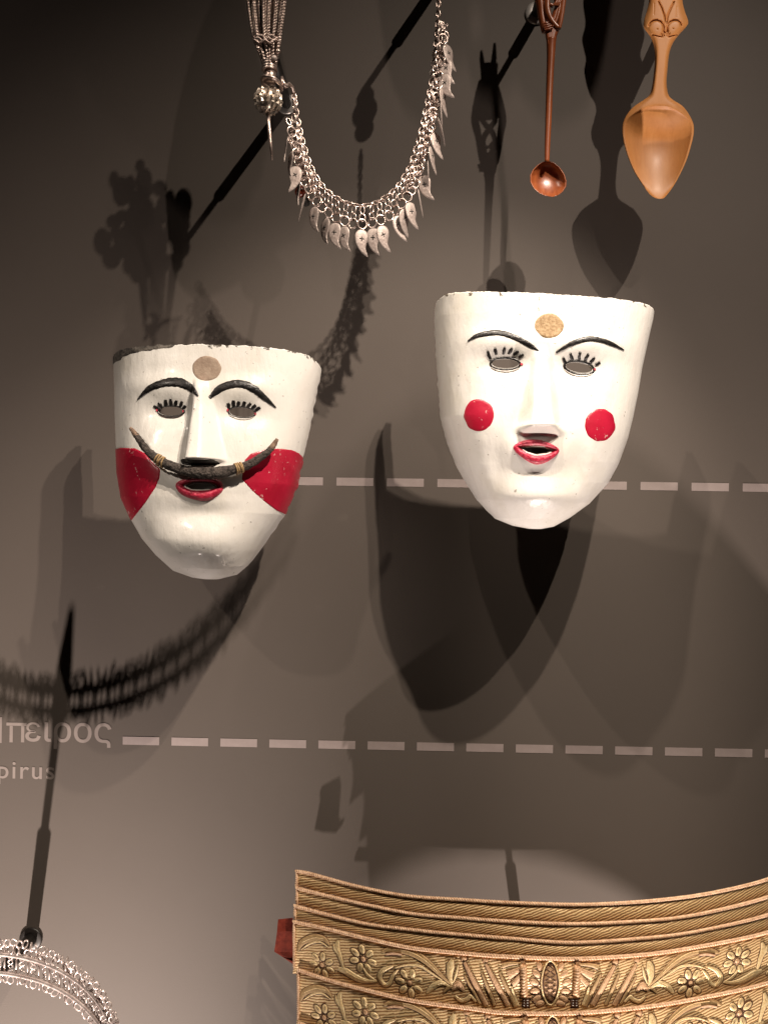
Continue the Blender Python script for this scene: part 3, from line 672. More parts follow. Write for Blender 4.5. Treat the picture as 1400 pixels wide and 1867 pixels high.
# ------------------------------------------------------------------ large honey coloured spoon
DB = .078
sp2 = thing('wooden_spoon', 'large honey coloured wooden spoon with broad pointed bowl', 'spoon', at(1212, 60, DB))
c5 = lambda x, y: (860 + .31429 * x, .31429 * y)
Lo = [c5(*p) for p in [(1087, 1151.5), (1058, 1143), (1020, 1110), (940, 990), (890, 860), (873, 760), (885, 690), (930, 625), (1000, 575), (1030, 550), (1045, 500), (1058, 400), (1062, 320), (1055, 260), (1035, 210), (1000, 160), (998, 120), (1015, 60), (1027, 0)]]
Ro = [c5(*p) for p in [(1093, 1151.5), (1122, 1140), (1180, 1060), (1240, 940), (1275, 830), (1288, 760), (1280, 700), (1230, 620), (1165, 575), (1140, 545), (1130, 480), (1135, 400), (1145, 310), (1165, 250), (1200, 200), (1245, 150), (1255, 120), (1235, 60), (1222, 0)]]
Lo += [(1180, -20), (1168, -38), (1160, -70), (1163, -95), (1156, -130), (1162, -160), (1158, -200), (1164, -240), (1156, -280), (1170, -330)]
Ro += [(1246, -20), (1258, -38), (1268, -70), (1262, -95), (1270, -130), (1264, -160), (1270, -200), (1262, -240), (1268, -280), (1256, -330)]
def seg(px, py, pts):
    d = 1e9
    for (a, b), (c, e) in zip(pts[:-1], pts[1:]):
        vx, vy = c - a, e - b; t = min(max(((px - a) * vx + (py - b) * vy) / (vx * vx + vy * vy), 0), 1); d = min(d, math.hypot(px - a - vx * t, py - b - vy * t))
    return d
c8 = lambda pts: [(1100 + .21429 * x, .21429 * y) for x, y in pts]
GR = [(c8([(385, 215), (400, 190), (425, 172), (455, 168), (485, 178), (505, 200), (512, 225), (508, 255), (525, 280)]), 1.6, .0022),
      (c8([(662, 210), (652, 185), (630, 170), (600, 168), (572, 180), (550, 200), (540, 225), (545, 255), (528, 280)]), 1.6, .0022),
      (c8([(470, 10), (495, 60), (520, 130), (530, 200)]), 1.3, .0020), (c8([(600, 10), (570, 70), (545, 130), (535, 200)]), 1.3, .0020),
      (c8([(420, 290), (460, 302), (495, 308)]), 1.3, .0018), (c8([(630, 288), (590, 300), (555, 308)]), 1.3, .0018),
      (c8([(505, 265), (515, 300)]), 1.0, .0014), (c8([(550, 265), (540, 300)]), 1.0, .0014), (c8([(492, 275), (505, 308)]), .9, .0012), (c8([(563, 275), (552, 308)]), .9, .0012),
      (c8([(430, 20), (430, 120)]), .8, .0004), (c8([(625, 50), (620, 140)]), .8, .0004)]
DOT = c8([(460, 242), (595, 238)]); EYE = c8([(450, 235), (605, 232)])
def carve(px, py):
    if py > 75 or py < -5: return 0
    d = 0
    for pts, w, dep in GR:
        s_ = seg(px, py, pts)
        if s_ < w * 2.2: d = min(d, -dep * math.exp(-(s_ / w) ** 2))
    for q in EYE:
        r = math.hypot(px - q[0], py - q[1]) / 14.5
        if r < 1: d += .0007 * math.sqrt(1 - r * r)
    for q in DOT: d -= .0010 * math.exp(-((px - q[0]) ** 2 + (py - q[1]) ** 2) / 1.6)
    return d
ly, lx = [p[1] for p in Lo][::-1], [p[0] for p in Lo][::-1]; ry, rx = [p[1] for p in Ro][::-1], [p[0] for p in Ro][::-1]
def brow_(py):
    ho = (.0030 * sstep(190, 200, py) + .0090 * sstep(194, 258, py)) * (1 - sstep(265, 361, py)) ** .8 if py > 190 else 0.0
    return (py, np.interp(py, ly, lx), np.interp(py, ry, rx), DB - .004, .0085 - .0055 * sstep(185, 250, py), float(ho), 1 - .94 * math.sqrt(max(.002, 1 - (max(226 - py, 0) / 36) ** 2)) if py > 190 else .5)
# smooth the outline with a spline over the listed points
Ls, Rs = catmull(Lo, 400), catmull(Ro, 400); ly, lx = Ls[::-1, 1], Ls[::-1, 0]; ry, rx = Rs[::-1, 1], Rs[::-1, 0]
loft([brow_(p) for p in np.r_[np.linspace(-5, 82, 120), np.linspace(83, 354, 170), np.linspace(355, 361.8, 14)]], 'carved_spoon', M['wood'], sp2, 90, carve)
loft([brow_(p) for p in np.linspace(-330, -5, 60)], 'handle_end', M['wood'], sp2, 30)

# ------------------------------------------------------------------ silver chain tassel
DT = .185
tas = thing('silver_tassel', 'silver chain tassel with ball bead and pin, left of the necklace', 'tassel', at(490, 150, DT))
ct = lambda x, y: (420 + .1607 * x, .1607 * y)
MMP = (W - DT) / F                       # metres per photo pixel at the tassel
tops = [(448, -40), (462, -40), (472, -40), (480, -40), (488, -40), (497, -40), (506, -40), (514, -40), (520, -40), (526, -40), (455, -42), (491, -42), (510, -42), (470, -42), (459, -41), (477, -41), (485, -43), (501, -43), (517, -43), (523, -41), (466, -43), (494, -43)]
for i, (x, y) in enumerate(tops):
    f_ = (x - 448) / 78; dd = .004 * math.sin(i * 2.4)
    kx = 462 + 49 * f_; ex = 480 + 23 * f_
    P = [at(x, y, DT + dd), at((x + kx) / 2 - 1.0, 20, DT + dd * 1.1), at(kx, 66, DT + dd * 1.2 + .001), at(kx * .45 + ex * .55, 92, DT + dd), at(ex, 115, DT + dd * .5)]
    mesh('twisted_chain', *rope(catmull([tuple(p) for p in P], 24), \
                .00135 if i < 10 else .0011, .0052, 2, 5, 7), M['bright'] if i in (2, 3, 5, 8) else M['silver'], tas)
mb = MB()
for k in range(3):
    pts = [(462 + 50 * u, 66 + k * 4.2 + 3 * math.sin(u * 17 + k * 2), DT + .006 * math.sin(math.pi * u) + .002) for u in np.linspace(0, 1, 30)]
    mb.add(*rope([tuple(at(*p)) for p in pts], .0011, .0035, 2, 5, 7))
mb.build('wound_wire', M['silver'], tas)
for (x, y, r, m) in [(470.6, 87.6, 4.2, 'bright'), (507, 93, 4.8, 'silver'), (500, 105.5, 5.6, 'leafsilver')]:
    mesh('bead', *ball(at(x, y, DT + .006), r * MMP, 14), M[m], tas)
p2 = lambda x, y: at(x, y, DT)
def cyl(name, cx, y0, y1, r0, r1, mat, rings=()):
    c = p2(cx, y1); H = (y1 - y0) * MMP; pr = [(r1 * MMP, 0)]
    for (t, k) in rings: pr.append(((r1 + (r0 - r1) * t) * MMP * k, H * t))
    pr.append((r0 * MMP, H)); return mesh(name, *lathe(pr, c, 'Z', 28), M[mat], tas)
cyl('collar', 491.5, 112, 129, 13.5, 13.8, 'silver', [(.05, 1.08), (.10, 1.08), (.14, 1), (.3, 1), (.32, 1.05), (.38, 1.05), (.40, 1), (.6, 1), (.62, 1.05), (.70, 1.05), (.72, 1), (.9, 1), (.92, 1.06), (.97, 1.06)])
cyl('neck', 492.5, 128, 150, 10.5, 10.5, 'silver')
mesh('finger_ring', *tube([at(496, 152, DT) + Vector((17 * MMP * math.cos(a), .013 * math.sin(a), .0022 * math.cos(a * 1) * -1)) for a in np.linspace(0, 2 * math.pi, 40, endpoint=False)], .0020, 10, closed=True, flat=.8), M['silver'], tas)
bc = at(489, 182, DT); br_ = 23 * MMP
bo = mesh('ball_bead', *ball(bc, br_, 20), M['gilt'], tas)
mb = MB()
for ri, (la, nn) in enumerate([(1.15, 7), (.75, 11), (.35, 13), (-.05, 14), (-.45, 13), (-.85, 10), (-1.2, 6)]):
    for k in range(nn):
        an = 2 * math.pi * (k + .5 * (ri % 2)) / nn; n_ = Vector((math.cos(la) * math.cos(an), math.cos(la) * math.sin(an), math.sin(la)))
        up = Vector((0, 0, 1)); e1 = up.cross(n_).normalized(); e2 = n_.cross(e1); w = br_ * .27; c = bc + n_ * br_
        V = [c + n_ * .0021, c + e1 * w * .6 - n_ * .0004, c + e2 * w * .9 + n_ * .0006, c - e1 * w * .6 - n_ * .0004, c - e2 * w * .9 + n_ * .0010, c + e1 * w * .35 - e2 * w * .55, c - e1 * w * .35 - e2 * w * .55]
        mb.add(V, [(0, 1, 2), (0, 2, 3), (0, 3, 6), (0, 6, 4), (0, 4, 5), (0, 5, 1)])
mb.build('petal_scales', M['gilt'], bo, smooth=False)
mesh('pin', *tube([at(489, 206, DT), at(490.5, 230, DT), at(493, 258, DT), at(496, 291, DT)], [.0014, .0017, .0015, .0006], 10), M['silver'], tas)
mesh('hook', *tube([at(x, y, DT - dd) for x, y, dd in [(514, 139, 0), (516, 150, -.001), (520, 157, 0), (527, 152, .004), (533, 158, .008), (536, 170, .012), (537, 184, .018)]], [.0010, .0022, .0020, .0016, .0015, .0015, .0013], 9), M['silver'], tas)
rb = random.Random(11)                      # the brooch the chains hang from, above the picture: coins and leaves on a rod
mesh('brooch_bar', *tube([at(440, -44, DT), at(487, -50, DT), at(534, -44, DT)], .0030, 10), M['silver'], tas)
for k in range(120):
    x, y = 470 + max(-92, min(62, rb.gauss(-6, 38))), -60 - min(150, abs(rb.gauss(0, 60))); r_ = rb.uniform(.005, .0105)
    mesh('brooch_leaf', *lathe([(r_ * .9, -.0008), (r_, 0), (r_ * .9, .0008)], at(x, y, DT + rb.uniform(-.012, .014)), 'Y', 10, rb.uniform(.5, 1.0), rb.uniform(.7, 1.7)), M['silver'], tas, smooth=False)

# ------------------------------------------------------------------ silver necklace
DN = .125
nk = thing('silver_necklace', 'silver chain necklace hung with claw shaped leaf pendants', 'necklace', at(660, 400, DN))
NO = np.array(nk.location); MN = (W - DN) / F
def local_mesh(name, V, Fc, mat):
    me = bpy.data.meshes.new(name); me.from_pydata([tuple(v) for v in V], [], Fc); me.polygons.foreach_set('use_smooth', [True] * len(me.polygons)); me.materials.append(mat); return me
def oval(a, b, r, n=14, m=6): return tube([(a * math.cos(t), 0, b * math.sin(t)) for t in np.linspace(0, 2 * math.pi, n, endpoint=False)], r, m, closed=True)
me_link = local_mesh('chain_link', *oval(.0021, .0036, .00072), M['silver'])
me_link2 = local_mesh('chain_link', *oval(.0020, .0034, .00068), M['bright'])
b_ = MB(); b_.add(*[[(v[0], v[1], v[2] + .0036) for v in oval(.0021, .0037, .0007)[0]], oval(.0021, .0037, .0007)[1]]); b_.add(*[[(v[0], v[1], v[2] - .0032) for v in oval(.0028, .0034, .0007)[0]], oval(.0028, .0034, .0007)[1]])
me_eight = local_mesh('figure_eight_link', b_.V, b_.F, M['bright'])
me_ring = local_mesh('jump_ring', *oval(.0044, .0046, .00078, 18), M['bright'])
def leaf_mesh(flip, k):
    out = [(0, 0), (3.4, -.6), (6.6, -3.5), (8.2, -9), (8.0, -15), (6.5, -22), (5.5, -28), (6.3, -35), (9.0, -42), (3.0, -38.5), (-2.5, -32), (-6.5, -24), (-8.4, -15), (-8.2, -7.5), (-5.4, -2), (-2.4, -.3)]
    P = catmull(out, 40, True) * MN * np.array([1.42, 1.16])
    if flip: P[:, 0] *= -1
    c = np.array([0, -.4 * 42 * MN]); V = []; Fc = []; n = 40
    for side in (-1, 1):
        for rr in (0, .5, .85, 1):
            for i in range(n if rr else 1):
                q = c + (P[i] - c) * rr; dome = .0005 * (1 - rr ** 2)
                V.append((q[0], -dome + side * (.00035 if rr < 1 else .00015), q[1]))
    h = 1 + 3 * n
    for s_ in (0, 1):
        o = s_ * h; fl = (lambda f: f) if s_ == 0 else (lambda f: f[::-1])
        for i in range(n):
            j = (i + 1) % n; Fc.append(fl((o, o + 1 + i, o + 1 + j)))
            for r_ in range(2): a = o + 1 + r_ * n; Fc.append(fl((a + i, a + n + i, a + n + j, a + j)))
    for i in range(n):
        j = (i + 1) % n; a = 1 + 2 * n; Fc.append((a + i, h + a + i, h + a + j, a + j))
    return local_mesh('leaf_pendant', V, Fc, M['leafsilver'])
me_leaf = [leaf_mesh(False, 0), leaf_mesh(True, 1)]
def cross_mesh():
    mb = MB()
    for a in (.6, -.9):
        dx, dz = math.cos(a), math.sin(a); L_, w_ = 4.2 * MN, .8 * MN
        mb.add([(dx * L_ - dz * w_, -.0010, dz * L_ + dx * w_), (dx * L_ + dz * w_, -.0010, dz * L_ - dx * w_), (-dx * L_ + dz * w_, -.0010, -dz * L_ - dx * w_), (-dx * L_ - dz * w_, -.0010, -dz * L_ + dx * w_),
                (dx * L_ - dz * w_, -.0004, dz * L_ + dx * w_), (dx * L_ + dz * w_, -.0004, dz * L_ - dx * w_), (-dx * L_ + dz * w_, -.0004, -dz * L_ - dx * w_), (-dx * L_ - dz * w_, -.0004, -dz * L_ + dx * w_)],
               [(0, 3, 2, 1), (0, 1, 5, 4), (1, 2, 6, 5), (2, 3, 7, 6), (3, 0, 4, 7)])
    return local_mesh('stamped_cross', mb.V, mb.F, M['stamp'])
me_cross = cross_mesh()
def inst(name, me, P, rot, parent=nk, base=None):
    o = bpy.data.objects.new(name, me); COL.objects.link(o); o.parent = parent
    o.location = Vector(P) - Vector(base if base is not None else NO); o.rotation_euler = rot.to_euler() if hasattr(rot, 'to_euler') else rot
    return o
npath = [(538, 186), (541, 208), (548, 240), (561, 288), (583, 332), (610, 358), (638, 371), (662, 374), (692, 366), (722, 342), (746, 305), (763, 255), (776, 200), (786, 150), (793, 90), (798, 40), (799, 4), (800, -30), (801, -62)]
NP = catmull(npath, 240); nl = np.r_[0, np.cumsum(np.hypot(*np.diff(NP, axis=0).T))]
def npt(s_):
    x, y = np.interp(s_, nl, NP[:, 0]), np.interp(s_, nl, NP[:, 1]); x2, y2 = np.interp(s_ + 2, nl, NP[:, 0]), np.interp(s_ + 2, nl, NP[:, 1]); return x, y, math.atan2(y2 - y, x2 - x)
def nd_(s_):  # distance from the wall along the necklace: it hangs from two rods and swags a little forward
    return DN + .022 * max(0, 1 - s_ / 170) 
rnd = random.Random(3)
s_ = 0; i = 0
while s_ < nl[-1]:
    x, y, a = npt(s_); P = at(x, y, nd_(s_))
    R_ = Matrix.Rotation(a - math.pi / 2 + rnd.uniform(-.2, .2), 3, 'Y') @ Matrix.Rotation((i % 2) * 1.25 + .35 + rnd.uniform(-.25, .25), 3, 'Z')
    inst('chain_link', me_link if i % 3 else me_link2, P, R_); s_ += 9.0; i += 1
s_ = 20; k = 0
while s_ < nl[-1] - 90:
    x, y, a = npt(s_); steep = abs(math.sin(a)); right = x > 662
    out = (1 if right else -1) * steep
    d0 = nd_(s_) + rnd.uniform(0, .005)
    ox = out * 7 + rnd.uniform(-1, 1)
    tw = rnd.uniform(-.7, .7) + (out * .5)
    if steep > .80:          # netted side: extra rows of links beside the chain
        for q in range(2):
            P = at(x + out * (7 + 8 * q) + rnd.uniform(-1.5, 1.5), y + 8 + 6 * q + rnd.uniform(-2, 2), d0 + .001 * q)
            inst('chain_link', me_link2 if (k + q) % 2 else me_link, P, Matrix.Rotation(a - math.pi / 2 + rnd.uniform(-.7, .7), 3, 'Y') @ Matrix.Rotation(rnd.uniform(0, 3), 3, 'Z'))
    P = at(x + ox * .6, y + 16, d0); inst('figure_eight_link', me_eight, P, Matrix.Rotation(rnd.uniform(-.15, .15), 3, 'Y') @ Matrix.Rotation(tw, 3, 'Z'))
    bare = (abs(x - 652) < 6)
    if not bare:
        P = at(x + ox * 1.2, y + 34, d0 + .001); inst('jump_ring', me_ring, P, Matrix.Rotation(rnd.uniform(-.5, .5) * (1 + steep), 3, 'Z'))
        if (steep < .82 and k % 4 != 3) or (steep >= .82 and k % 2 == 0):
            lp = at(x + ox * 1.6 + out * 4, y + 44, d0 + .002); yaw = rnd.uniform(-.5, .5) + (1.15 * out * (1 if y < 330 else .6) if rnd.random() < .75 else 0)
            lf = inst('leaf_pendant', me_leaf[1 if x < 600 and rnd.random() < .2 else 0], lp, Matrix.Rotation(rnd.uniform(-.12, .12) - .10 * out, 3, 'Y') @ Matrix.Rotation(yaw, 3, 'Z') @ Matrix.Rotation(rnd.uniform(-.12, .05), 3, 'X'))
            cx = bpy.data.objects.new('stamped_cross', me_cross); COL.objects.link(cx); cx.parent = lf; cx.location = (0, 0, -.4 * 42 * MN); cx.rotation_euler = (0, rnd.uniform(0, .8), 0)
    s_ += 15.5 if steep < .8 else 13.5; k += 1
for (x, y, r_) in ((804, -150, 15), (803, -122, 21), (802, -88, 16)): mesh('clasp_bead', *ball(at(x, y, DN - .004), r_ * MN, 14, 1.15), M['silver'], nk)
mesh('amber_bead', *ball(at(548, 349, DN - .004), 11 * MN, 16), M['amber'], nk); mesh('dark_bead', *ball(at(558, 368, DN - .004), 8 * MN, 14), M['stamp'], nk)
for i in range(3): inst('chain_link', me_link2, at(536 + i * .6, 176 + 8 * i, DT - .012 + .001 * i), Matrix.Rotation(.3 + i * 1.1, 3, 'Z'))

# ------------------------------------------------------------------ gold brocade belt
c6 = lambda pts: [(480 + .34286 * x, 1560 + .34286 * y) for x, y in pts]
c7 = lambda pts: [(920 + .34286 * x, 1560 + .34286 * y) for x, y in pts]
T = [c6([(172, 84), (250, 97), (500, 165), (760, 215), (1040, 235)]) + c7([(0, 250), (350, 262), (600, 255), (850, 235), (1100, 200), (1390, 130)]),
     c6([(173, 172), (350, 217), (520, 257), (800, 312), (1040, 332)]) + c7([(0, 350), (350, 365), (700, 352), (1000, 320), (1390, 225)]),
     c6([(163, 267), (330, 312), (560, 367), (800, 397), (1000, 417)]) + c7([(0, 440), (350, 465), (700, 445), (1000, 410), (1390, 320)]),
     c6([(158, 350), (330, 387), (560, 442), (800, 492), (1100, 522)]) + c7([(0, 535), (350, 548), (700, 530), (1000, 490), (1390, 410)]),
     c6([(180, 605), (350, 662), (560, 717), (800, 772), (1100, 812)]) + c7([(0, 835), (350, 838), (700, 810), (1000, 765), (1390, 680)])]
T.append([(x + 2, y + (94 + 10 * (1 - ((x - 1010) / 480) ** 2))) for x, y in T[4]]); T.append([(x, y + 420) for x, y in T[5]])  # unseen lowest panel, stretched down to set where the belt's shadow ends
T = [t + [(t[-1][0] + 90, t[-1][1] - 38)] for t in T]
TS = [catmull(t, 160) for t in T]
XL = [t[0][0] for t in T]
belt = thing('brocade_belt', 'wide layered gold brocade belt with floral relief and corded edges', 'belt', at(1010, 2060, .05))
def bd(px): return .136 - .076 * ((px - 1020) / 482) ** 2
def tline(n, px): return float(np.interp(px, TS[n][:, 0], TS[n][:, 1]))
def bpt(n, px, v, lift=0.0):
    """point on band n (0..5) at photo column px, v = 0 at its upper edge .. 1 at the next edge"""
    y0, y1 = tline(n, px), tline(n + 1, px); y = y0 + (y1 - y0) * v
    return at(px, y, bd(px) + .0042 * n + .0022 * math.sin(math.pi * min(max(v, 0), 1)) - .002 * max(0, v - .8) * 5 * .3 + lift)
bands = []
for n in range(6):
    NX, NV = 150, 12; V = []; UV = []; x0, x1 = XL[n], 1480
    for side in (0, 1):
        for i in range(NX + 1):
            px = x0 + (x1 - x0) * i / NX; L_ = (px - 538) * .00053
            for j in range(NV + 1):
                v = j / NV * 1.10 - .0
                p = bpt(n, px + 1.2 * math.sin(v * 6 + n) * (i == 0), v, -.0016 * side + .0006 * noise.noise(Vector((px * .03, v * 2, n)))); V.append(p); UV.append((L_, v * (.05 if n > 2 else .018)))
    m = NV + 1; h = (NX + 1) * m; Fc = []
    for i in range(NX):
        for j in range(NV):
            a = i * m + j; Fc.append((a, a + 1, a + m + 1, a + m)); Fc.append((h + a, h + a + m, h + a + m + 1, h + a + 1))
    for i in range(NX): a = i * m; Fc.append((a, a + m, h + a + m, h + a)); a = i * m + NV; Fc.append((a + m, a, h + a, h + a + m))
    for j in range(NV): Fc.append((j + 1, j, h + j, h + j + 1)); a = NX * m + j; Fc.append((a, a + 1, h + a + 1, h + a))
    o = mesh('folded_strip' if n < 3 else 'brocade_panel', V, Fc, M['goldband'] if n < 3 else M['goldfield'], belt, uv=UV); bands.append(o)
    mesh('edge_cord', *rope([tuple(bpt(n, x, .01, .0014)) for x in np.linspace(x0, x1, 240)], .0016, .0050, 2, 6, 10), M['trim'], o)
    mesh('side_cord', *rope([tuple(bpt(n, x0 + 2.0, v, .0010)) for v in np.linspace(.03, .97, 10)], .0013, .0042, 2, 5, 8), M['trim'], o)
# relief motifs on the two panels in view
CXB = 1003.0
def uv6(n, pts):
    """measured on panel 3 in crop pixels -> (offset from the medallion axis, v)"""
    out = []
    for x, y in pts:
        px, py = 480 + .34286 * x, 1560 + .34286 * y; out.append((px - CXB, (py - tline(3, px)) / (tline(4, px) - tline(3, px))))
    return out
def uv7(pts):
    out = []
    for x, y in pts:
        px, py = 920 + .34286 * x, 1560 + .34286 * y; out.append((px - CXB, (py - tline(3, px)) / (tline(4, px) - tline(3, px))))
    return out
VH = 92.0
def mpt(n, sgn, u, v, lift): return bpt(n, CXB + sgn * u + (4 if n == 4 else 0) * 1.0, v, lift)
def rstrip(n, sgn, pts, widths, lift, mb, ns=None):
    Q = np.array(pts); Q = np.stack([Q[:, 0], Q[:, 1] * VH], 1); ns = ns or max(6, 4 * len(pts)); C_ = catmull(Q, ns); Wd = np.interp(np.linspace(0, 1, ns + 1), np.linspace(0, 1, len(widths)), widths)
    T_ = np.gradient(C_, axis=0); T_ /= np.linalg.norm(T_, axis=1)[:, None] + 1e-9; N = np.stack([-T_[:, 1], T_[:, 0]], 1)
    us = (-1, -.8, -.3, .3, .8, 1); V = []; Fc = []; m = 6
    for i in range(ns + 1):
        for u in us:
            q = C_[i] + N[i] * u * Wd[i] / 2; V.append(mpt(n, sgn, q[0], q[1] / VH, -.0004 if abs(u) == 1 else .50 * lift * (1 - .35 * u * u)))
    for i in range(ns):
        for k in range(m - 1): Fc.append((i * m + k, i * m + k + 1, (i + 1) * m + k + 1, (i + 1) * m + k))
    mb.add(V, Fc)
def rblob(n, sgn, c, a, b, rot, lift, mb, flat=.0, nn=14):
    V = [mpt(n, sgn, c[0], c[1], .50 * lift)]; Fc = []
    for r in (.55, .85, 1):
        for k in range(nn):
            t = 2 * math.pi * k / nn; x, y = a * r * math.cos(t), b * r * math.sin(t); X_ = x * math.cos(rot) - y * math.sin(rot); Y_ = x * math.sin(rot) + y * math.cos(rot)
            V.append(mpt(n, sgn, c[0] + X_, c[1] + Y_ / VH, -.0004 if r == 1 else .50 * lift * (1 - r * r * (1 - flat))))
    for k in range(nn):
        j = (k + 1) % nn; Fc.append((0, 1 + k, 1 + j))
        for q in (0, 1): o_ = 1 + q * nn; Fc.append((o_ + k, o_ + nn + k, o_ + nn + j, o_ + j))
    mb.add(V, Fc)
def emit(name, n, body, edge, mat):
    o = body.build(name, M[mat], bands[n])
    if edge and edge.V:
        # the brown outline is stitched round the piece: same level of the tree, one step down in height
        edge.build('stitched_outline', M['outline'], bands[n])
    return o
def flower(n, sgn, c, r, petals, ph):
    b, e, ctr = MB(), MB(), MB()
    for k in range(petals):
        t = ph + 2 * math.pi * k / petals; q = (c[0] + .64 * r * math.cos(t), c[1] + .64 * r * math.sin(t) / VH)
        rblob(n, sgn, q, .44 * r, .30 * r, t, .0009, e); rblob(n, sgn, q, .37 * r, .24 * r, t, .0024, b)
        rstrip(n, sgn, [(c[0] + .55 * r * math.cos(t), c[1] + .55 * r * math.sin(t) / VH), (c[0] + .80 * r * math.cos(t), c[1] + .80 * r * math.sin(t) / VH)], [1.1, 1.1], .0031, e, 3)
    rblob(n, sgn, c, .26 * r, .26 * r, 0, .0020, e); rblob(n, sgn, c, .21 * r, .21 * r, 0, .0032, ctr)
    fl = emit('flower', n, b, e, 'goldmotif'); ctr.build('flower_centre', M['pinkgold'], bands[n])
def leaf(n, sgn, pts, widths, mat='goldmatte', name='leaf', lift=.0020, vein=True):
    b, e = MB(), MB(); rstrip(n, sgn, pts, [w + 2.4 for w in widths], lift * .45, e); rstrip(n, sgn, pts, widths, lift, b); emit(name, n, b, e, mat)
    if vein and len(pts) > 2:
        v = MB(); rstrip(n, sgn, pts[1:-1] if len(pts) > 3 else pts, [1.6, 1.6], lift + .0006, v); v.build('leaf_vein', M['goldmotif'], bands[n])
for n in (3, 4):
    for sgn in (1, -1):
        q6 = lambda pts: uv6(3, pts)
        flower(n, sgn, q6([(312, 585)])[0], 25, 7, .3); flower(n, sgn, q6([(530, 553)])[0], 26.5, 7, .1); flower(n, sgn, q6([(778, 682)])[0], 27, 7, .5)
        leaf(n, sgn, q6([(185, 510), (205, 465), (265, 440), (320, 445), (352, 480)]), [3, 12, 15, 12, 3]); leaf(n, sgn, q6([(205, 500), (250, 470), (300, 462), (345, 490)]), [2, 4, 4, 2], 'goldmotif', vein=False)
        leaf(n, sgn, q6([(425, 600), (408, 540), (392, 490), (400, 452)]), [5, 10, 13, 5], 'goldmotif'); leaf(n, sgn, q6([(372, 468), (378, 500), (400, 530)]), [2, 6, 2], 'goldmotif', vein=False)
        leaf(n, sgn, q6([(400, 605), (440, 620), (500, 655), (550, 670), (605, 672)]), [8, 16, 14, 9, 3], 'goldmotif', 'long_leaf')
        leaf(n, sgn, q6([(530, 600), (555, 640), (600, 668)]), [4, 7, 3], 'goldmotif', vein=False)
        leaf(n, sgn, q6([(628, 515), (690, 500), (780, 515), (860, 560), (930, 625), (1000, 692)]), [4, 13, 16, 14, 9, 2], 'goldmatte', 'long_leaf')
        leaf(n, sgn, q6([(835, 530), (870, 570), (930, 630)]), [9, 8, 2], vein=False); leaf(n, sgn, q6([(650, 528), (690, 524), (735, 530)]), [3, 4, 3], 'trim', 'stitch_bar', .0034, False)
        leaf(n, sgn, q6([(690, 590), (640, 610), (618, 650), (645, 690), (672, 680), (690, 640), (715, 610)]), [3, 9, 11, 9, 8, 7, 2], 'goldmotif', 'scroll_leaf')
        leaf(n, sgn, q6([(700, 600), (760, 585), (830, 590), (880, 620), (950, 665)]), [2, 4, 5, 4, 2], 'goldmotif', 'stem', vein=False)
        leaf(n, sgn, q6([(870, 735), (900, 700), (945, 680), (990, 700)]), [5, 13, 11, 3], 'goldmotif'); leaf(n, sgn, q6([(960, 730), (985, 705), (1010, 700)]), [3, 8, 3], vein=False)
        leaf(n, sgn, q6([(1003, 690), (990, 640), (995, 590), (1005, 555)]), [3, 12, 17, 6], 'goldmotif', 'upright_leaf'); leaf(n, sgn, q6([(1008, 680), (1025, 630), (1035, 585)]), [2, 6, 3], 'goldmotif', vein=False)
        leaf(n, sgn, q6([(1005, 715), (1035, 690), (1065, 720)]), [6, 16, 6], 'pinkgold', 'knot', vein=False); leaf(n, sgn, q6([(1020, 750), (1050, 775), (1085, 765), (1100, 750), (1130, 780)]), [5, 9, 9, 7, 5], 'goldmotif', 'ribbon', vein=False)
        for (a, b_e, w) in [((1068, 570), (1185, 800), 10.5), ((1182, 580), (1300, 800), 10.5), ((1070, 640), (1150, 790), 6), ((1160, 625), (1230, 800), 7), ((1258, 630), (1340, 805), 8)]:
            m_ = ((a[0] + b_e[0]) / 2, (a[1] + b_e[1]) / 2)
            leaf(n, sgn, q6([a, m_, b_e]), [w * .55, w, w], 'pinkgold' if w > 9 else 'goldmatte', 'baton', .0026, False)
            if w > 9:
                b, e = MB(), MB(); f_ = q6([(a[0] - 2, a[1] - 22)])[0]; rblob(n, sgn, f_, 7.6, 8, 0, .001, e); rblob(n, sgn, f_, 6.4, 6.8, 0, .0026, b); emit('baton_finial', n, b, e, 'pinkgold')
        leaf(n, sgn, q6([(1320, 700), (1335, 760), (1350, 800)]), [3, 8, 9], 'goldmotif', 'baton', .0022, False)
        # fan and axe-like plume beside the twisted column
        leaf(n, sgn, q6([(1268, 590), (1310, 578), (1375, 575)]), [10, 7, 3], 'goldmatte', 'plume', vein=False); leaf(n, sgn, q6([(1300, 640), (1340, 620), (1385, 588)]), [17, 12, 4], 'pinkgold', 'fan', vein=False); leaf(n, sgn, q6([(1325, 690), (1360, 650), (1388, 605)]), [12, 9, 3], 'pinkgold', 'fan', vein=False)
        q7 = uv7
        o_ = MB(); o_.add(*rope([tuple(mpt(n, sgn, *p, .0012)) for p in q7([(98, 590), (101, 660), (106, 740)])], .0030, .0052, 2, 6, 9)); o_.build('twisted_column', M['pinkgold'], bands[n])
        b, e = MB(), MB(); f_ = q7([(95, 565)])[0]; rblob(n, sgn, f_, 7.4, 8.5, 0, .001, e); rblob(n, sgn, f_, 6, 7, 0, .0028, b); emit('column_finial', n, b, e, 'pinkgold')
        leaf(n, sgn, q7([(84, 755), (112, 757), (142, 757)]), [4, 4, 4], 'pinkgold', 'column_cap', .0026, False)
        leaf(n, sgn, q7([(92, 788), (112, 790), (134, 790)]), [16, 16, 16], 'outline', 'column_base', .0016, False)
        for a in range(2):
            for c_ in range(3): mbk = MB(); rblob(n, sgn, q7([(103 + a * 18, 774 + c_ * 14)])[0], 2.2, 1.7, 0, .0030, mbk, nn=8); mbk.build('check', M['lidwhite'], bands[n])
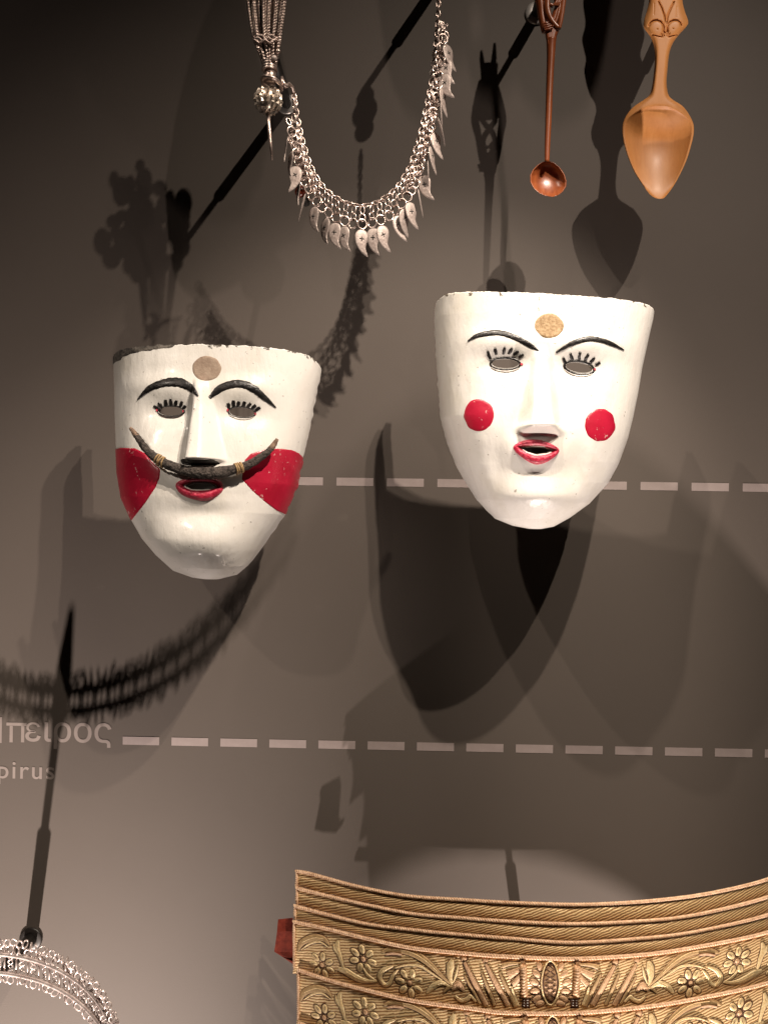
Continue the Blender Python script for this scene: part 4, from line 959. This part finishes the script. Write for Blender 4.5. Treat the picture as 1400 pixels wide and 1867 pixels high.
        for (x, y, rot) in [(185, 590, 1.2), (168, 630, .7), (155, 675, .35), (160, 725, -.1), (170, 765, -.5), (188, 790, -.2)]:
            b, e = MB(), MB(); f_ = q7([(x, y)])[0]; rblob(n, sgn, f_, 11.5, 7, rot, .001, e); rblob(n, sgn, f_, 10, 5.8, rot, .0024, b); emit('acanthus_lobe', n, b, e, 'pinkgold')
    cm = uv7([(243, 680)])[0]; b, e, g = MB(), MB(), MB()
    def oval_pts(a, b_): return [(cm[0] + a * math.sin(t) * (1 - .12 * abs(math.cos(t))), cm[1] + b_ * math.cos(t) / VH) for t in np.linspace(0, 2 * math.pi, 33)]
    rblob(n, 1, cm, 19.5, 41, 0, .0008, e, .6, 30); rblob(n, 1, cm, 13, 33, 0, .0020, b, .5, 30); emit('medallion', n, b, e, 'pinkgold')
    rstrip(n, 1, oval_pts(16.5, 37), [3.4, 3.4], .0034, g, 64); g.build('medallion_frame', M['goldmotif'], bands[n])
    lt = MB()
    for k in range(-3, 4):
        for sg in (1, -1):
            y_ = k * 9.5; w_ = 11.0 * math.sqrt(max(0, 1 - (y_ / 33) ** 2))
            if w_ > 3: rstrip(n, 1, [(cm[0] - w_, cm[1] + (y_ - sg * 5) / VH), (cm[0] + w_, cm[1] + (y_ + sg * 5) / VH)], [1.0, 1.0], .0029, lt, 4)
    lt.build('medallion_lattice', M['outline'], bands[n])
# red leather tab behind the left end
tb = [[(507, 1677), (534, 1674)], [(505, 1700), (534, 1698)], [(500, 1736), (535, 1737)], [(514, 1745), (537, 1752)], [(533, 1758), (540, 1757)]]
V = []; Fc = []
for i, (a, b) in enumerate(tb):
    for q, d in ((a, .055), (b, .058), (b, .0555), (a, .0525)): V.append(at(q[0], q[1], d + .002 * math.sin(i * 2)))
for i in range(len(tb) - 1):
    for k in range(4): Fc.append((i * 4 + k, i * 4 + (k + 1) % 4, i * 4 + 4 + (k + 1) % 4, i * 4 + 4 + k))
Fc += [(0, 1, 2, 3), (19, 18, 17, 16)]
mesh('leather_tab', V, Fc, M['redleather'], belt, smooth=False, label='red leather fastening tab at the left end')
bm_ = mount('black rod behind the gold brocade belt', at(945, 1700, 0), .055, wr=.012)
P0 = Vector((at(585, 1700, 0).x, -.050, CZ - .475)); P1 = Vector((at(1290, 1700, 0).x, -.050, CZ - .475))
mesh('cross_bar', *tube([P0, P1], .0032, 10), M['rod'], bm_)

# ------------------------------------------------------------------ openwork silver collar at the lower left
XC = at(-20, 1740, .10).x; ZC = at(0, 1739, .10).z
col = thing('silver_collar', 'openwork silver collar of rings and rails at the lower left', 'collar', Vector((XC, -.10, ZC)))
CO = np.array(col.location)
def cpt(s_, h, out=0.0):
    """s_: metres along the band from its middle (to the right +), h: height above the upper rail"""
    k = abs(s_) / .13; return Vector((XC + (s_ - math.copysign(.012 * k ** 3, s_)), -(.10 + .033 * k ** 2 + out), ZC - .024 * k ** 2 + h))
S0, S1 = -.21, .215
HB = .0185
for h in (0, -HB):
    mesh('rail', *tube([cpt(s, h, .001) for s in np.linspace(S0, S1, 90)], .0021, 8, up=(0, 0, 1), flat=.9), M['collar'], col)
me_cr = local_mesh('ring_link', *oval(.0034, .0036, .00085, 14), M['collar']); me_cr2 = local_mesh('ring_link', *oval(.0028, .0038, .00075, 12), M['collar'])
me_bar = local_mesh('upright_bar', *tube([(0, 0, 0), (0, 0, -HB)], .0009, 6), M['collar'])
bS = MB()
for q in range(2):
    ss = np.linspace(0, 1, 24); bS.add(*tube([((.0026 * math.sin(t * 4 * math.pi + q * math.pi)), .0004 * math.cos(t * 9), -HB * t) for t in ss], .0006, 5))
me_fil = local_mesh('filigree_twist', bS.V, bS.F, M['collar'])
rr = random.Random(5); s = S0; i = 0
while s < S1:
    yaw = -math.atan2(2 * .033 * s / .13 ** 2, 1)
    inst('ring_link', me_cr, cpt(s, .0052 + rr.uniform(-.0004, .0006)), Matrix.Rotation(yaw + rr.uniform(-.7, .7), 3, 'Z') @ Matrix.Rotation(rr.uniform(-.4, .4), 3, 'X'), col, CO)
    inst('ring_link', me_cr2, cpt(s + .003, .0118 + rr.uniform(-.001, .0012), rr.uniform(-.001, .002)), Matrix.Rotation(yaw + rr.uniform(-1.3, 1.3), 3, 'Z') @ Matrix.Rotation(rr.uniform(-.7, .7), 3, 'Y'), col, CO)
    inst('ring_link', me_cr2, cpt(s + .001, -HB - .0048 + rr.uniform(-.001, .001), rr.uniform(-.001, .002)), Matrix.Rotation(yaw + rr.uniform(-1.3, 1.3), 3, 'Z') @ Matrix.Rotation(rr.uniform(-.9, .9), 3, 'Y'), col, CO)
    if i % 2: inst('upright_bar', me_bar, cpt(s, 0), Matrix.Rotation(0, 3, 'Z'), col, CO)
    else: inst('filigree_twist', me_fil, cpt(s, 0), Matrix.Rotation(yaw + rr.uniform(-.5, .5), 3, 'Z'), col, CO)
    s += .0061; i += 1
pl = at(57, 1712, 0)
cm_ = mount('black rod and plate behind the silver collar', pl, .100, r=.0040, wr=.0125, plate='rod')
mesh('rod_end', *tube([pl + Vector((0, -.098, 0)), pl + Vector((0, -.108, 0)), pl + Vector((0, -.125, 0)), pl + Vector((0, -.146, 0))], [.0040, .0075, .0068, .0025], 14), M['rod'], cm_)
